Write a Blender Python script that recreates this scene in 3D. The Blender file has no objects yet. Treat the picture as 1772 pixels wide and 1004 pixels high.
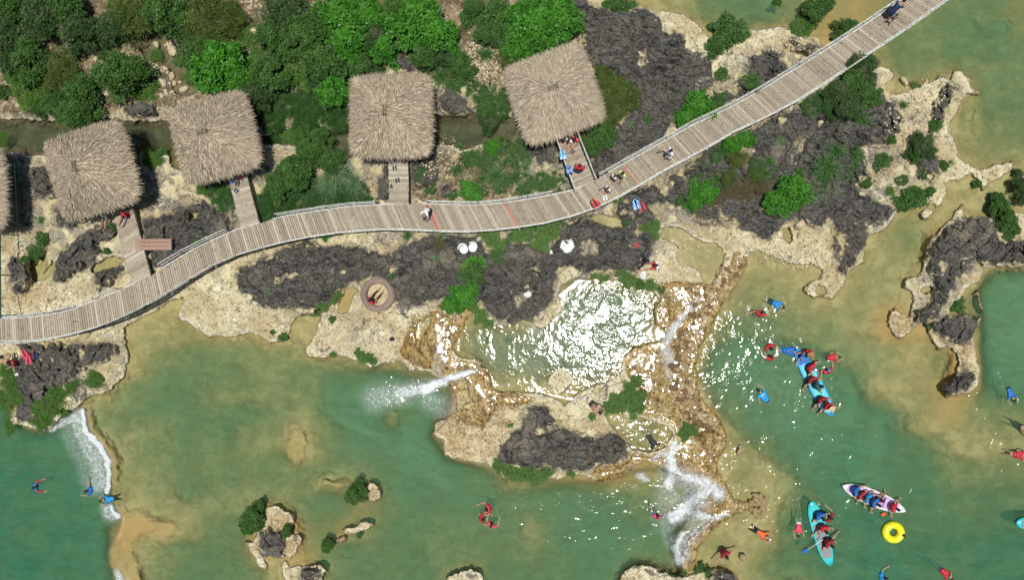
import bpy, bmesh, math, random
import numpy as np
from mathutils import Vector, Matrix
R = math.radians
random.seed(7)
rng = np.random.default_rng(11)
SC = bpy.context.scene
COL = SC.collection

# ---------------------------------------------------------------- camera, sky, sun, exposure
PW, PH, FPX = 1772, 1004, 1197.0
TILT = math.atan(94 / FPX)
SLANT = 37.4
CAMX, CAMZ = SLANT * math.sin(TILT), SLANT * math.cos(TILT)
cam = bpy.data.cameras.new('camera'); camo = bpy.data.objects.new('camera', cam); COL.objects.link(camo)
cam.sensor_width = 36; cam.lens = 36 * FPX / PW; cam.clip_end = 2000
camo.location = (CAMX, 0, CAMZ); camo.rotation_euler = (0, TILT, 0)
SC.camera = camo
SUNV = Vector((0.058, -0.030, 1.0)).normalized()
sl = bpy.data.lights.new('sun', 'SUN'); sl.energy = 4.1; sl.angle = R(0.5); sl.color = (1, 0.965, 0.9)
so = bpy.data.objects.new('sun', sl); COL.objects.link(so); so.location = (0, 0, 60)
so.rotation_euler = SUNV.to_track_quat('Z', 'Y').to_euler()
W = bpy.data.worlds.new('World'); SC.world = W; W.use_nodes = True
wn = W.node_tree; sky = wn.nodes.new('ShaderNodeTexSky'); sky.sky_type = 'NISHITA'; sky.sun_disc = False
sky.sun_elevation = math.asin(SUNV.z); sky.sun_rotation = math.atan2(SUNV.x, SUNV.y)
bg = wn.nodes['Background']; bg.inputs[1].default_value = 0.068; wn.links.new(sky.outputs[0], bg.inputs[0])
SC.view_settings.view_transform = 'Standard'; SC.view_settings.look = 'None'
SC.view_settings.exposure = 0.0; SC.view_settings.gamma = 1.0
SC.render.engine = 'CYCLES'
SC.cycles.max_bounces = 5; SC.cycles.transparent_max_bounces = 8; SC.cycles.caustics_reflective = False
SC.cycles.caustics_refractive = False; SC.cycles.use_denoising = True
SC.cycles.sample_clamp_indirect = 4

# survey plane (photo pixels) -> metres at height z
CA, SA = math.cos(TILT), math.sin(TILT)
def P(px, py, z=0.0):
    dx = (px - PW / 2) / FPX; dy = -(py - PH / 2) / FPX
    wx = dx * CA - SA; wz = -dx * SA - CA
    t = (z - CAMZ) / wz
    return CAMX + t * wx, t * dy, z
def PV(px, py, z=0.0): return Vector(P(px, py, z))
def mpp(px, z=0.0):           # metres per photo pixel near a point
    return (PV(px + 10, 500, z) - PV(px, 500, z)).length / 10

# ---------------------------------------------------------------- noise
_perm = {}
def perlin(x, y, seed=0):
    if seed not in _perm:
        r = np.random.default_rng(seed + 100); p = r.permutation(256).astype(np.int32)
        a = r.random(256) * 2 * np.pi; _perm[seed] = (np.concatenate([p, p]), np.cos(a).astype(np.float32), np.sin(a).astype(np.float32))
    p, gx, gy = _perm[seed]
    xi = np.floor(x).astype(np.int64); yi = np.floor(y).astype(np.int64)
    xf = (x - xi).astype(np.float32); yf = (y - yi).astype(np.float32); xi &= 255; yi &= 255
    u = xf * xf * xf * (xf * (xf * 6 - 15) + 10); v = yf * yf * yf * (yf * (yf * 6 - 15) + 10)
    def g(ix, iy, fx, fy):
        h = p[p[ix & 255] + (iy & 255)]; return gx[h] * fx + gy[h] * fy
    a = g(xi, yi, xf, yf); b = g(xi + 1, yi, xf - 1, yf); c = g(xi, yi + 1, xf, yf - 1); d = g(xi + 1, yi + 1, xf - 1, yf - 1)
    return (a + u * (b - a)) + v * ((c + u * (d - c)) - (a + u * (b - a)))
def fbm(x, y, o=4, seed=0, g=0.5):
    s = 0; a = 1.0
    for i in range(o):
        s = s + a * perlin(x * 2 ** i, y * 2 ** i, seed + i); a *= g
    return s
def ridged(x, y, o=4, seed=0, g=0.55):
    s = 0; a = 1.0; n = 0
    for i in range(o):
        s = s + a * (1 - np.abs(perlin(x * 2 ** i, y * 2 ** i, seed + i)) * 2.2); n += a; a *= g
    return s / n
def sstep(a, b, x):
    t = np.clip((x - a) / (b - a), 0, 1); return t * t * (3 - 2 * t)

# ---------------------------------------------------------------- surveyed outlines (photo pixels)
LAND = [
 # north bank, left to right and back over the top
 [(-900,-900),(-900,600),(-60,592),(-10,600),(-6,640),(8,668),(30,700),(15,735),(55,742),(92,744),(100,725),(130,708),(150,690),(190,676),(215,655),(222,628),(222,608),(212,570),
  (232,556),(248,548),(262,540),(318,513),(308,553),(339,567),(362,584),(390,584),(427,580),(440,578),(457,584),(466,592),(490,594),(501,580),(508,557),(520,545),
  (535,545),(562,530),(560,546),(548,567),(545,584),(525,608),(538,618),(558,621),(589,615),(606,622),(623,628),(643,635),(670,625),(697,628),(711,642),(731,642),(755,652),
  (779,655),(779,670),(786,680),(792,691),(789,715),(776,722),(758,728),(747,752),(757,758),(769,762),(770,780),(774,793),(799,794),(815,800),(830,800),(843,803),(857,812),(870,828),(890,834),
  (915,836),(941,827),(961,830),(988,823),(1009,823),(1032,833),(1070,830),(1097,810),(1120,800),(1135,806),(1150,815),(1185,826),(1205,830),(1232,845),(1228,862),(1210,885),(1236,890),(1215,915),(1190,935),(1182,960),(1180,985),(1200,990),
  (1212,940),(1240,915),(1270,890),(1297,884),(1297,872),(1268,864),(1256,840),(1240,815),(1243,795),(1258,772),(1256,752),(1242,722),(1209,688),(1205,640),(1207,608),(1225,575),(1242,547),(1256,520),(1283,479),(1297,440),
  (1312,435),(1339,445),(1373,457),(1403,454),(1424,465),(1420,482),(1393,496),(1393,506),(1407,515),(1437,518),(1461,493),(1463,479),(1481,462),(1495,455),(1495,442),(1502,410),(1529,398),(1549,377),(1554,357),(1569,360),(1597,354),
  (1600,362),(1593,371),(1600,381),(1613,374),(1627,354),(1637,330),(1634,322),(1641,312),(1661,310),(1680,300),(1700,318),(1702,330),(1715,315),(1729,308),(1749,295),(1759,279),(1735,283),(1712,291),(1690,297),(1671,281),
  (1655,272),(1657,266),(1656,251),(1644,230),(1641,210),(1661,190),(1671,163),(1695,163),(1696,156),(1681,156),(1678,139),(1668,122),(1651,124),(1645,138),(1627,129),(1612,145),(1600,141),(1590,152),(1569,156),(1552,163),(1542,163),(1532,146),(1547,134),(1546,120),(1522,115),
  (1500,108),(1470,95),(1431,83),(1414,64),(1370,58),(1353,47),(1312,51),(1283,51),(1262,66),(1240,72),(1229,61),(1205,37),(1178,20),(1131,15),(1080,2),(1050,-10),(1040,-60),(1040,-900)],
 # right rock island
 [(1654,367),(1668,354),(1666,370),(1660,378),(1695,374),(1712,378),(1745,368),(1800,371),(1850,380),(1850,465),(1772,462),(1752,465),(1722,462),(1702,465),(1698,479),(1691,493),(1695,513),(1700,533),(1698,550),(1685,581),(1688,608),(1698,645),(1691,670),(1680,680),
  (1668,684),(1640,690),(1630,665),(1651,652),(1661,631),(1651,608),(1637,598),(1624,608),(1613,587),(1607,564),(1597,557),(1580,570),(1563,584),(1549,582),(1540,565),(1536,550),(1549,533),(1576,547),(1583,523),(1580,506),(1563,496),(1569,482),(1590,479),(1600,445),(1613,411),(1634,391)],
 [(1770,300),(1850,290),(1850,350),(1764,345)],
 # islets of the lower pond
 [(462,882),(478,876),(497,886),(508,893),(508,908),(503,924),(524,930),(522,942),(512,962),(502,966),(490,955),(494,966),(480,968),(466,962),(455,968),(466,982),(462,990),(448,982),(440,962),(424,945),(422,938),(436,940),(444,925),(455,905)],
 [(636,836),(648,834),(660,842),(660,858),(652,866),(640,870),(633,868),(640,862),(634,850)],
 [(592,918),(603,912),(616,911),(625,904),(638,903),(648,908),(643,915),(630,920),(612,924),(594,926)],
 [(582,936),(595,931),(603,933),(598,942),(586,942)],
 [(484,979),(495,968),(502,985),(520,982),(540,980),(556,976),(563,988),(558,1010),(500,1012)],
 [(775,998),(790,990),(812,985),(836,992),(836,1012),(776,1012)],
 [(1070,1010),(1085,988),(1097,979),(1117,977),(1141,991),(1171,996),(1190,1000),(1215,990),(1240,985),(1262,990),(1280,1004),(1285,1060),(1065,1060)],
]
POOLS = [  # water inside the land: (outline)
 [(971,493),(990,487),(1009,482),(1040,484),(1070,486),(1100,496),(1131,503),(1143,520),(1132,540),(1137,564),(1152,572),(1156,586),(1137,590),(1118,598),(1090,608),(1080,621),(1076,642),(1056,659),(1029,669),(1000,680),(992,695),(975,703),(965,690),(931,681),(900,681),(870,680),(853,674),(846,655),(835,632),(823,625),(795,618),(785,605),(792,585),(806,552),(815,546),(840,560),(857,564),(894,560),(905,552),(931,567),(941,574),(958,550),(975,533),(966,513)],
 [(1046,711),(1070,716),(1110,722),(1131,732),(1158,737),(1163,755),(1148,776),(1124,784),(1100,781),(1083,766),(1063,742),(1049,725)],
 [(1144,394),(1168,391),(1202,408),(1222,421),(1242,421),(1256,438),(1249,465),(1232,496),(1219,493),(1215,476),(1198,462),(1175,459),(1171,438),(1175,425),(1158,418),(1144,408)],
 [(-200,203),(30,206),(85,212),(140,205),(203,207),(291,210),(310,225),(330,300),(298,290),(296,268),(240,262),(240,290),(225,290),(150,285),(71,268),(20,262),(-200,266)],
 [(450,236),(500,222),(559,220),(603,230),(603,196),(748,196),(769,200),(799,203),(826,193),(860,198),(910,205),(905,245),(890,250),(846,244),(800,262),(779,250),(752,250),(720,262),(600,272),(560,262),(500,250),(460,250)],
 [(70,440),(78,436),(82,452),(76,470),(74,478),(92,448),(95,460),(88,478),(74,488),(60,490),(54,478),(50,466),(51,452),(60,445)],
 [(172,452),(185,445),(205,443),(218,450),(205,462),(180,468),(160,470),(158,462)],
 [(325,375),(332,367),(342,367),(340,378),(330,384)],
 [(584,538),(590,516),(605,500),(622,500),(612,515),(604,535),(592,545)],
 [(1024,374),(1040,368),(1068,378),(1085,388),(1080,396),(1045,390),(1028,384)],
 [(1355,398),(1366,394),(1372,410),(1368,424),(1358,414)],
 [(1592,503),(1603,495),(1618,494),(1615,506),(1600,511)],
 [(1670,505),(1680,490),(1692,488),(1690,505),(1680,516),(1668,518)],
 [(1642,530),(1655,522),(1690,512),(1698,545),(1660,545),(1640,542)],
 [(1410,502),(1420,490),(1430,496),(1430,508),(1418,512)],
 [(1597,355),(1606,350),(1622,352),(1618,362),(1604,362)],
 [(724,556),(740,548),(748,552),(738,575),(728,592),(718,588)],
 [(230,16),(290,60),(330,100),(345,150),(330,165),(300,158),(290,120),(250,100),(225,60)],
 [(160,120),(185,118),(190,150),(170,160),(155,140)],
]
ISLES = [[(948,652),(958,641),(972,638),(988,645),(992,655),(985,668),(972,684),(960,680),(946,665)]]
WET = [  # rock with a running film of water
 [(718,540),(745,547),(765,523),(799,523),(826,535),(843,560),(815,565),(792,590),(782,612),(786,621),(823,628),(843,645),(853,676),(900,683),(930,690),(905,704),(863,701),(850,724),(840,738),(810,735),(780,724),(762,731),(776,722),(789,715),(792,691),(779,668),(770,652),(735,640),(697,620),(690,605),(704,581),(712,560)],
 [(1134,496),(1168,488),(1219,489),(1236,500),(1262,480),(1290,440),(1297,452),(1262,520),(1245,552),(1220,590),(1206,640),(1208,680),(1240,718),(1262,750),(1262,775),(1245,800),(1262,845),(1275,862),(1300,868),(1302,886),(1275,892),(1245,916),(1218,942),(1204,990),(1178,990),(1180,960),(1205,921),(1190,930),(1200,900),(1215,880),(1228,860),(1200,835),(1151,822),(1130,812),(1097,814),(1070,832),(1032,836),(1022,813),(1083,797),(1092,785),(1124,790),(1155,780),(1168,755),(1160,733),(1110,718),(1085,708),(1117,684),(1100,668),(1083,655),(1083,625),(1095,606),(1137,590),(1152,572),(1137,564),(1132,540),(1143,520)],
]
DARK = [
 [(410,465),(434,455),(467,445),(494,425),(542,415),(552,428),(603,425),(630,432),(657,442),(691,435),(697,425),(745,411),(799,405),(835,420),(846,445),(880,425),(900,421),(934,438),(958,442),(961,411),(985,388),(1009,374),(1050,380),(1097,381),(1103,398),(1134,408),(1127,428),(1124,442),(1110,449),(1100,466),(1070,469),(1009,472),(995,466),(965,479),(958,486),(955,520),(931,537),(924,550),(900,550),(894,557),(860,557),(846,533),(823,526),(823,513),(779,513),(745,520),(728,526),(697,526),(684,520),(680,495),(657,479),(630,482),(596,493),(575,513),(565,526),(535,543),(525,550),(501,533),(474,533),(440,520),(423,510),(410,479)],
 [(20,594),(61,591),(129,598),(203,598),(203,611),(176,628),(150,632),(135,645),(102,669),(34,665),(27,635),(40,615)],
 [(98,442),(135,415),(169,391),(190,394),(203,408),(163,418),(173,438),(146,462),(98,489),(88,479)],
 [(14,449),(40,448),(51,476),(54,496),(34,513),(17,499)],
 [(244,381),(288,371),(352,347),(373,367),(400,377),(393,398),(339,425),(291,455),(261,472),(251,435)],
 [(166,472),(210,455),(215,466),(190,486),(169,510),(159,492)],
 [(995,-60),(1015,7),(1063,20),(1117,14),(1143,30),(1144,51),(1178,58),(1188,88),(1225,98),(1234,115),(1236,142),(1219,152),(1198,169),(1192,190),(1165,200),(1161,217),(1151,237),(1083,281),(1032,305),(1019,278),(1045,262),(1066,234),(1063,217),(1110,180),(1097,149),(1070,125),(1029,112),(1015,81),(999,58),(985,0)],
 [(1303,88),(1340,83),(1356,102),(1373,119),(1332,146),(1302,158),(1260,182),(1236,186),(1238,156),(1286,152),(1300,130)],
 [(1359,78),(1380,61),(1420,75),(1427,88),(1414,98),(1380,88)],
 [(1312,217),(1353,193),(1414,183),(1502,156),(1532,169),(1556,190),(1564,203),(1556,227),(1529,244),(1481,254),(1502,281),(1502,305),(1475,322),(1500,345),(1549,357),(1542,371),(1505,388),(1498,415),(1492,442),(1461,476),(1454,472),(1447,442),(1444,425),(1451,398),(1427,398),(1393,384),(1359,381),(1332,415),(1320,411),(1286,394),(1253,384),(1209,388),(1202,367),(1160,352),(1137,350),(1141,381),(1097,388),(1060,370),(1083,337),(1097,329),(1151,312),(1219,264),(1286,230)],
 [(1634,146),(1650,142),(1659,155),(1655,176),(1642,180),(1632,205),(1617,207),(1619,183),(1630,170)],
 [(1593,271),(1622,268),(1626,300),(1612,318),(1594,300)],
 [(1654,388),(1698,377),(1715,377),(1729,418),(1800,415),(1850,420),(1850,455),(1772,455),(1732,455),(1708,459),(1678,452),(1671,472),(1651,499),(1641,523),(1617,550),(1583,564),(1580,556),(1610,526),(1627,499),(1610,472),(1607,452),(1624,415)],
 [(1634,547),(1698,550),(1681,587),(1664,598),(1637,584),(1610,570)],
 [(1637,669),(1654,652),(1695,642),(1685,655),(1678,667),(1647,688),(1628,678)],
 [(880,762),(907,738),(924,708),(944,701),(961,725),(982,749),(1032,759),(1063,749),(1083,769),(1080,796),(1036,806),(1009,820),(958,810),(880,806),(863,799),(860,776)],
 [(447,925),(470,918),(494,930),(494,945),(484,965),(462,962),(450,945)],
 [(520,990),(545,985),(556,990),(550,1010),(520,1010)],
 [(1232,989),(1262,990),(1280,1004),(1285,1060),(1225,1060)],
 [(1212,742),(1249,745),(1252,756),(1225,755),(1222,776),(1212,776)],
 [(27,640),(78,664),(78,690),(60,700),(64,728),(27,728),(27,701)],
 [(203,180),(271,178),(271,200),(225,202)],
 [(684,98),(705,92),(725,110),(722,122),(690,120)],
 [(762,156),(790,156),(823,180),(818,200),(785,203),(765,188)],
 [(51,288),(90,292),(98,340),(60,338)],
 [(95,357),(146,357),(150,380),(125,396),(100,384)],
 [(910,251),(961,248),(961,281),(935,284)],
 [(710,270),(750,268),(762,300),(745,325),(712,322)],
 [(760,322),(778,318),(782,336),(764,338)],
 [(690,340),(668,280),(660,290),(655,345)],
]
HOLES = [  # pale patches inside the dark rock
 [(472,478),(500,471),(521,474),(508,486),(480,489)],
 [(1007,420),(1030,411),(1040,428),(1032,447),(1010,440)],
 [(958,475),(985,462),(1009,466),(1005,476),(970,489)],
 [(1288,258),(1302,251),(1312,262),(1300,272)],
 [(1140,314),(1156,308),(1164,320),(1158,340),(1146,330)],
 [(1375,262),(1385,240),(1396,230),(1397,245),(1385,268),(1365,290),(1360,280)],
 [(1413,212),(1424,208),(1428,222),(1420,226)],
 [(1283,272),(1298,270),(1302,284),(1288,288)],
 [(1120,352),(1140,345),(1162,372),(1150,388),(1136,380)],
 [(1420,380),(1436,374),(1445,392),(1432,402)],
 [(1449,434),(1460,425),(1468,440),(1455,452)],
 [(1625,455),(1640,448),(1646,462),(1632,472)],
 [(1668,452),(1690,446),(1705,455),(1690,466),(1672,462)],
 [(1650,480),(1668,472),(1672,485),(1655,500)],
 [(915,745),(950,738),(970,742),(955,752),(920,757)],
 [(585,560),(600,540),(612,545),(600,560)],
 [(900,503),(920,500),(922,518),(905,525),(895,540),(885,530)],
 [(1090,300),(1110,290),(1112,300),(1095,310)],
 [(1106,85),(1118,78),(1122,92),(1108,118),(1104,110)],
 [(1142,148),(1155,146),(1155,155),(1146,158)],
]
MOSSY = [  # soil and thin plants
 [(-900,-900),(600,-900),(640,90),(600,200),(450,225),(330,190),(200,190),(120,205),(-900,205)],
 [(600,-900),(985,-900),(985,60),(900,110),(880,160),(760,150),(700,110),(600,120)],
 [(1190,290),(1300,270),(1400,330),(1350,370),(1230,370)],
 [(700,270),(900,260),(900,345),(700,350)],
]
GREY = [  # weathered grey-ish stone
 [(600,555),(640,560),(645,590),(610,600),(590,585)],
 [(230,180),(1000,60),(1060,10),(1130,40),(1230,150),(1300,90),(1420,70),(1500,110),(1560,190),(1560,260),(1600,300),(1560,350),(1420,370),(1250,385),(1080,460),(900,540),(700,520),(640,430),(660,360),(400,400),(300,450),(230,440),(220,300)],
 [(-300,200),(230,180),(230,300),(160,380),(150,420),(90,440),(30,420),(-300,420)],
 [(210,560),(225,640),(150,690),(60,660),(150,640)],
 [(1590,400),(1720,380),(1700,600),(1590,560)],
 [(1645,640),(1690,650),(1660,700),(1630,730),(1610,690)],
]
OCHRE = [  # rusty shallow gravel
 [(1395,70),(1400,20),(1440,-20),(1530,-20),(1540,20),(1480,70),(1440,100),(1420,80)],
 [(1630,560),(1690,590),(1690,690),(1650,745),(1600,720),(1610,650)],
 [(200,900),(290,905),(298,918),(240,935),(210,970),(195,930)],
 [(1500,540),(1560,520),(1600,590),(1570,610),(1530,600)],
 [(745,690),(800,670),(870,690),(905,700),(880,745),(850,790),(800,800),(750,770)],
 [(690,560),(790,600),(780,640),(690,630)],
 [(440,560),(470,560),(500,590),(440,590)],
 [(1590,430),(1610,400),(1640,385),(1630,420),(1600,470)],
 [(1560,560),(1610,540),(1620,580),(1570,600)],
 [(960,830),(1100,790),(1140,800),(1100,850),(980,850)],
 [(560,490),(610,500),(600,550),(560,545)],
 [(505,762),(516,762),(518,792),(506,792)],
 [(670,725),(690,725),(690,745),(668,750)],
 [(620,830),(670,830),(665,890),(600,930),(560,940),(540,980),(420,960),(420,930),(450,880),(520,880)],
 [(1740,10),(1790,0),(1790,60),(1740,45)],
]
LOW = [(-900,560),(0,560),(225,520),(300,495),(350,545),(430,560),(500,530),(560,525),(610,570),(690,605),(730,635),(760,655),(775,660),(780,690),(770,730),(745,755),(770,800),(860,815),(890,834),(1030,836),(1100,815),(1130,812),(1150,815),(1200,850),(1200,890),(1160,930),(1180,1000),(1060,1100),(1060,2000),(-900,2000)]
FARLEFT = [(-900,640),(20,690),(90,740),(120,722),(144,711),(149,745),(176,772),(190,799),(188,854),(193,877),(207,894),(203,921),(185,955),(188,982),(203,989),(216,1004),(240,1500),(240,2000),(-900,2000)]
MID = [(780,540),(830,560),(900,540),(960,500),(1000,470),(1100,480),(1145,500),(1165,530),(1180,570),(1160,620),(1130,690),(1165,720),(1172,765),(1150,792),(1080,785),(1040,715),(990,705),(900,685),(850,680),(830,650),(780,610)]
DEPTH = ['2' * 23 + '3444311244432', '2' * 23 + '2332211345443', '2' * 30 + '333344', '2' * 32 + '2344', '3' * 18 + '2' * 14 + '2234', '3' * 18 + '2' * 14 + '2233',
 '2' * 36, '2' * 31 + '32222', '2' * 30 + '233222', '2' * 19 + '55552222222332288', '2222211' + '2' * 11 + '455652233322222588',
 '22222223322222222' + '3355542355443222588', '2222245544456666' + '33344433467654323488', '4333566555556666' + '43333333358876222367',
 '8884566554466466' + '63333443235888732344', '9994355544257788' + '73333343223588864333', '9996345545544688' + '74444433222368876544',
 '9999233443464577' + '76777654322346777666', '9999213553444677' + '66578875322356777778', '9999246653356665' + '56678875323457888899']
DEPTH[4] = '6' * 18 + DEPTH[4][18:]; DEPTH[5] = '6' * 18 + DEPTH[5][18:]; DEPTH[0] = DEPTH[0][:23] + '3566422355554'; DEPTH[1] = DEPTH[1][:30] + '355665'; DEPTH[2] = DEPTH[2][:31] + '44555'; DEPTH[3] = DEPTH[3][:32] + '3455'; DEPTH[4] = DEPTH[4][:32] + '3345'
DEPTH[10] = DEPTH[10][:18] + '67776' + DEPTH[10][23:]; DEPTH[11] = DEPTH[11][:16] + '556777' + DEPTH[11][22:]; DEPTH[12] = DEPTH[12][:16] + '556776' + DEPTH[12][22:]
DEPTH.append(DEPTH[-1])      # water depth in coarse steps, one digit per 50 px of the survey
LEDGE = [(144,711),(149,745),(176,772),(190,799),(188,854),(193,877),(207,894),(203,921),(185,955),(188,982),(203,989),(216,1004)]

# ---------------------------------------------------------------- rasters of those outlines
RX0, RY0, RW, RH = -300, -300, 2372, 1604
def rast(polys, out=None, val=1.0):
    m = np.zeros((RH, RW), np.float32) if out is None else out
    for pl in polys:
        xs = np.array([p[0] for p in pl], float) - RX0; ys = np.array([p[1] for p in pl], float) - RY0
        x0, x1 = int(max(0, xs.min())), int(min(RW, xs.max() + 2)); y0, y1 = int(max(0, ys.min())), int(min(RH, ys.max() + 2))
        n = len(pl)
        for y in range(y0, y1):
            yy = y + 0.01; c = []
            for i in range(n):
                ya, yb = ys[i], ys[(i + 1) % n]
                if (ya > yy) != (yb > yy): c.append(xs[i] + (yy - ya) / (yb - ya) * (xs[(i + 1) % n] - xs[i]))
            c.sort()
            for a, b in zip(c[::2], c[1::2]):
                a = max(0, int(round(a))); b = min(RW, int(round(b)))
                if b > a: m[y, a:b] = val
    return m
def blur(m, r, it=2):
    r = int(r)
    for _ in range(it):
        for ax in (0, 1):
            p = np.pad(m, [(r + 1, r) if a == ax else (0, 0) for a in (0, 1)], mode='edge')
            c = np.cumsum(p, axis=ax, dtype=np.float64); k = 2 * r + 1
            m = ((c[k:] - c[:-k]) if ax == 0 else (c[:, k:] - c[:, :-k])).astype(np.float32) / k
    return m
def stroke(lines):          # soft polyline brush: (points, radius0, radius1, strength)
    m = np.zeros((RH, RW), np.float32)
    for pts, r0, r1, s in lines:
        n = len(pts) - 1
        for i in range(n):
            (xa, ya), (xb, yb) = pts[i], pts[i + 1]; ra = r0 + (r1 - r0) * i / n; rb = r0 + (r1 - r0) * (i + 1) / n; rm = max(ra, rb) * 1.6
            X0, X1 = int(max(0, min(xa, xb) - rm - RX0)), int(min(RW, max(xa, xb) + rm - RX0)); Y0, Y1 = int(max(0, min(ya, yb) - rm - RY0)), int(min(RH, max(ya, yb) + rm - RY0))
            if X1 <= X0 or Y1 <= Y0: continue
            gx, gy = np.meshgrid(np.arange(X0, X1) + RX0, np.arange(Y0, Y1) + RY0)
            L2 = (xb - xa) ** 2 + (yb - ya) ** 2 + 1e-6; t = np.clip(((gx - xa) * (xb - xa) + (gy - ya) * (yb - ya)) / L2, 0, 1)
            d = np.hypot(gx - xa - t * (xb - xa), gy - ya - t * (yb - ya)) / (ra + (rb - ra) * t)
            v = s * np.clip(1.5 - d, 0, 1)
            m[Y0:Y1, X0:X1] = np.maximum(m[Y0:Y1, X0:X1], v)
    return m
def samp(m, px, py):
    x = np.clip(px - RX0, 0, RW - 1.01); y = np.clip(py - RY0, 0, RH - 1.01); xi = x.astype(np.int32); yi = y.astype(np.int32); fx = x - xi; fy = y - yi
    a = m[yi, xi]; b = m[yi, xi + 1]; c = m[yi + 1, xi]; d = m[yi + 1, xi + 1]
    return (a + fx * (b - a)) + fy * ((c + fx * (d - c)) - (a + fx * (b - a)))
mL = rast(LAND); rast(POOLS, mL, 0.0); rast(ISLES, mL, 1.0)
land2, land10, land35 = blur(mL, 1), blur(mL, 6), blur(mL, 22)
mD = rast(DARK); rast(HOLES, mD, 0.0); dark3, dark12, dark7 = blur(mD, 2), blur(mD, 9), blur(mD, 9)
moss = blur(rast(MOSSY), 22); grey = blur(rast(GREY), 20); ochre = blur(rast(OCHRE), 10)
mW = rast(WET); wet3 = blur(mW, 3)
lv = np.zeros((RH, RW), np.float32); rast([MID], lv, -0.22); rast([LOW], lv, -0.55); rast([FARLEFT], lv, -1.0)
L5, L30 = blur(lv, 3), blur(lv, 16)
LW = blur(lv, 7); L60 = blur(lv, 34)
dg = np.array([[int(c) for c in r] for r in DEPTH], float)
def depthmap(px, py):
    x = np.clip(px / 50 - 0.5, 0, 34.99); y = np.clip(py / 50 - 0.5, 0, 19.99); xi = x.astype(int); yi = y.astype(int); fx = x - xi; fy = y - yi
    fx = fx * fx * (3 - 2 * fx); fy = fy * fy * (3 - 2 * fy)
    a = dg[yi, xi]; b = dg[yi, xi + 1]; c = dg[yi + 1, xi]; d = dg[yi + 1, xi + 1]
    return (a + fx * (b - a)) * (1 - fy) + (c + fx * (d - c)) * fy
FOAM = [
 ([(143,712),(147,745),(172,772),(187,800)], 5, 6, 1.15), ([(187,800),(186,854)], 6, 4, 1.15), ([(192,878),(204,894)], 3, 5, 1.1),
 ([(138,720),(115,730),(85,742)], 13, 5, .75), ([(134,738),(150,772),(168,800),(170,840)], 15, 17, .62), ([(186,880),(192,892)], 12, 14, .6), ([(204,992),(212,1010)], 7, 7, .8), ([(120,750),(145,800),(155,840)], 16, 14, .36),
 ([(823,641),(795,650),(765,661),(735,675)], 3, 9, 1.1), ([(785,653),(745,668),(705,680),(650,690)], 7, 24, .50), ([(760,662),(725,674),(690,682)], 7, 11, .8), ([(745,675),(740,695),(770,705)], 12, 22, .42),
 ([(756,600),(752,625),(748,645)], 2, 3, .6), ([(764,600),(762,640)], 3, 6, .5), ([(785,545),(800,538)], 6, 6, .35),
 ([(1209,516),(1185,545),(1168,565),(1155,585)], 2, 8, .8), ([(1155,583),(1150,600),(1160,625)], 12, 8, .62), ([(1150,610),(1155,640),(1158,655)], 10, 5, .5),
 ([(1166,768),(1160,790),(1163,812),(1158,838)], 7, 11, .92), ([(1158,784),(1140,788),(1130,797)], 5, 3, .8), ([(1166,812),(1180,826),(1205,830),(1228,842),(1245,856)], 8, 12, .90), ([(1175,825),(1215,850),(1195,885)], 20, 28, .60),
 ([(1225,852),(1205,862),(1190,878),(1166,897)], 8, 13, .9), ([(1196,888),(1220,895),(1240,897),(1262,890)], 8, 3, .8), ([(1230,898),(1205,918),(1185,945),(1180,965)], 9, 16, .52),
 ([(1180,925),(1170,950),(1176,974)], 6, 8, .9), ([(1190,935),(1188,960)], 9, 8, .6), ([(1150,800),(1150,860),(1155,900)], 12, 22, .38), ([(1107,824),(1120,832)], 6, 4, .7), ([(1155,845),(1165,865)], 12, 16, .45), ([(1150,900),(1160,940)], 12, 12, .4),
 ([(1097,806),(1085,818)], 3, 3, .3), ([(1132,890),(1140,900)], 8, 8, .3),
]
foam = stroke(FOAM)
CHOP = [([(1080,512),(1045,550)], 48, 48, 1.0), ([(1320,560),(1340,620),(1400,700),(1550,850),(1700,900)], 60, 200, .42), ([(1010,910),(1150,900)], 60, 90, .5), ([(1350,850),(1500,950)], 90, 90, .5), ([(730,680),(660,690)], 45, 40, .9), ([(1720,640),(1740,760)], 80, 110, .7),
        ([(90,780),(120,900)], 80, 80, .35), ([(850,890),(930,900)], 60, 70, .45), ([(1270,780),(1280,920)], 60, 70, .55), ([(800,560),(1160,760)], 60, 80, .5), ([(1200,540),(1240,640)], 40, 40, .9), ([(560,690),(545,740)], 30, 30, .45)]
LIP = stroke([([(x + 8, y) for x, y in LEDGE], 7, 8, 1), ([(215,905),(250,908),(295,915)], 10, 7, .8), ([(200,930),(215,975),(230,1010)], 16, 16, .9), ([(215,930),(240,900)], 18, 14, .9)])
chop = blur(stroke(CHOP), 34)

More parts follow.
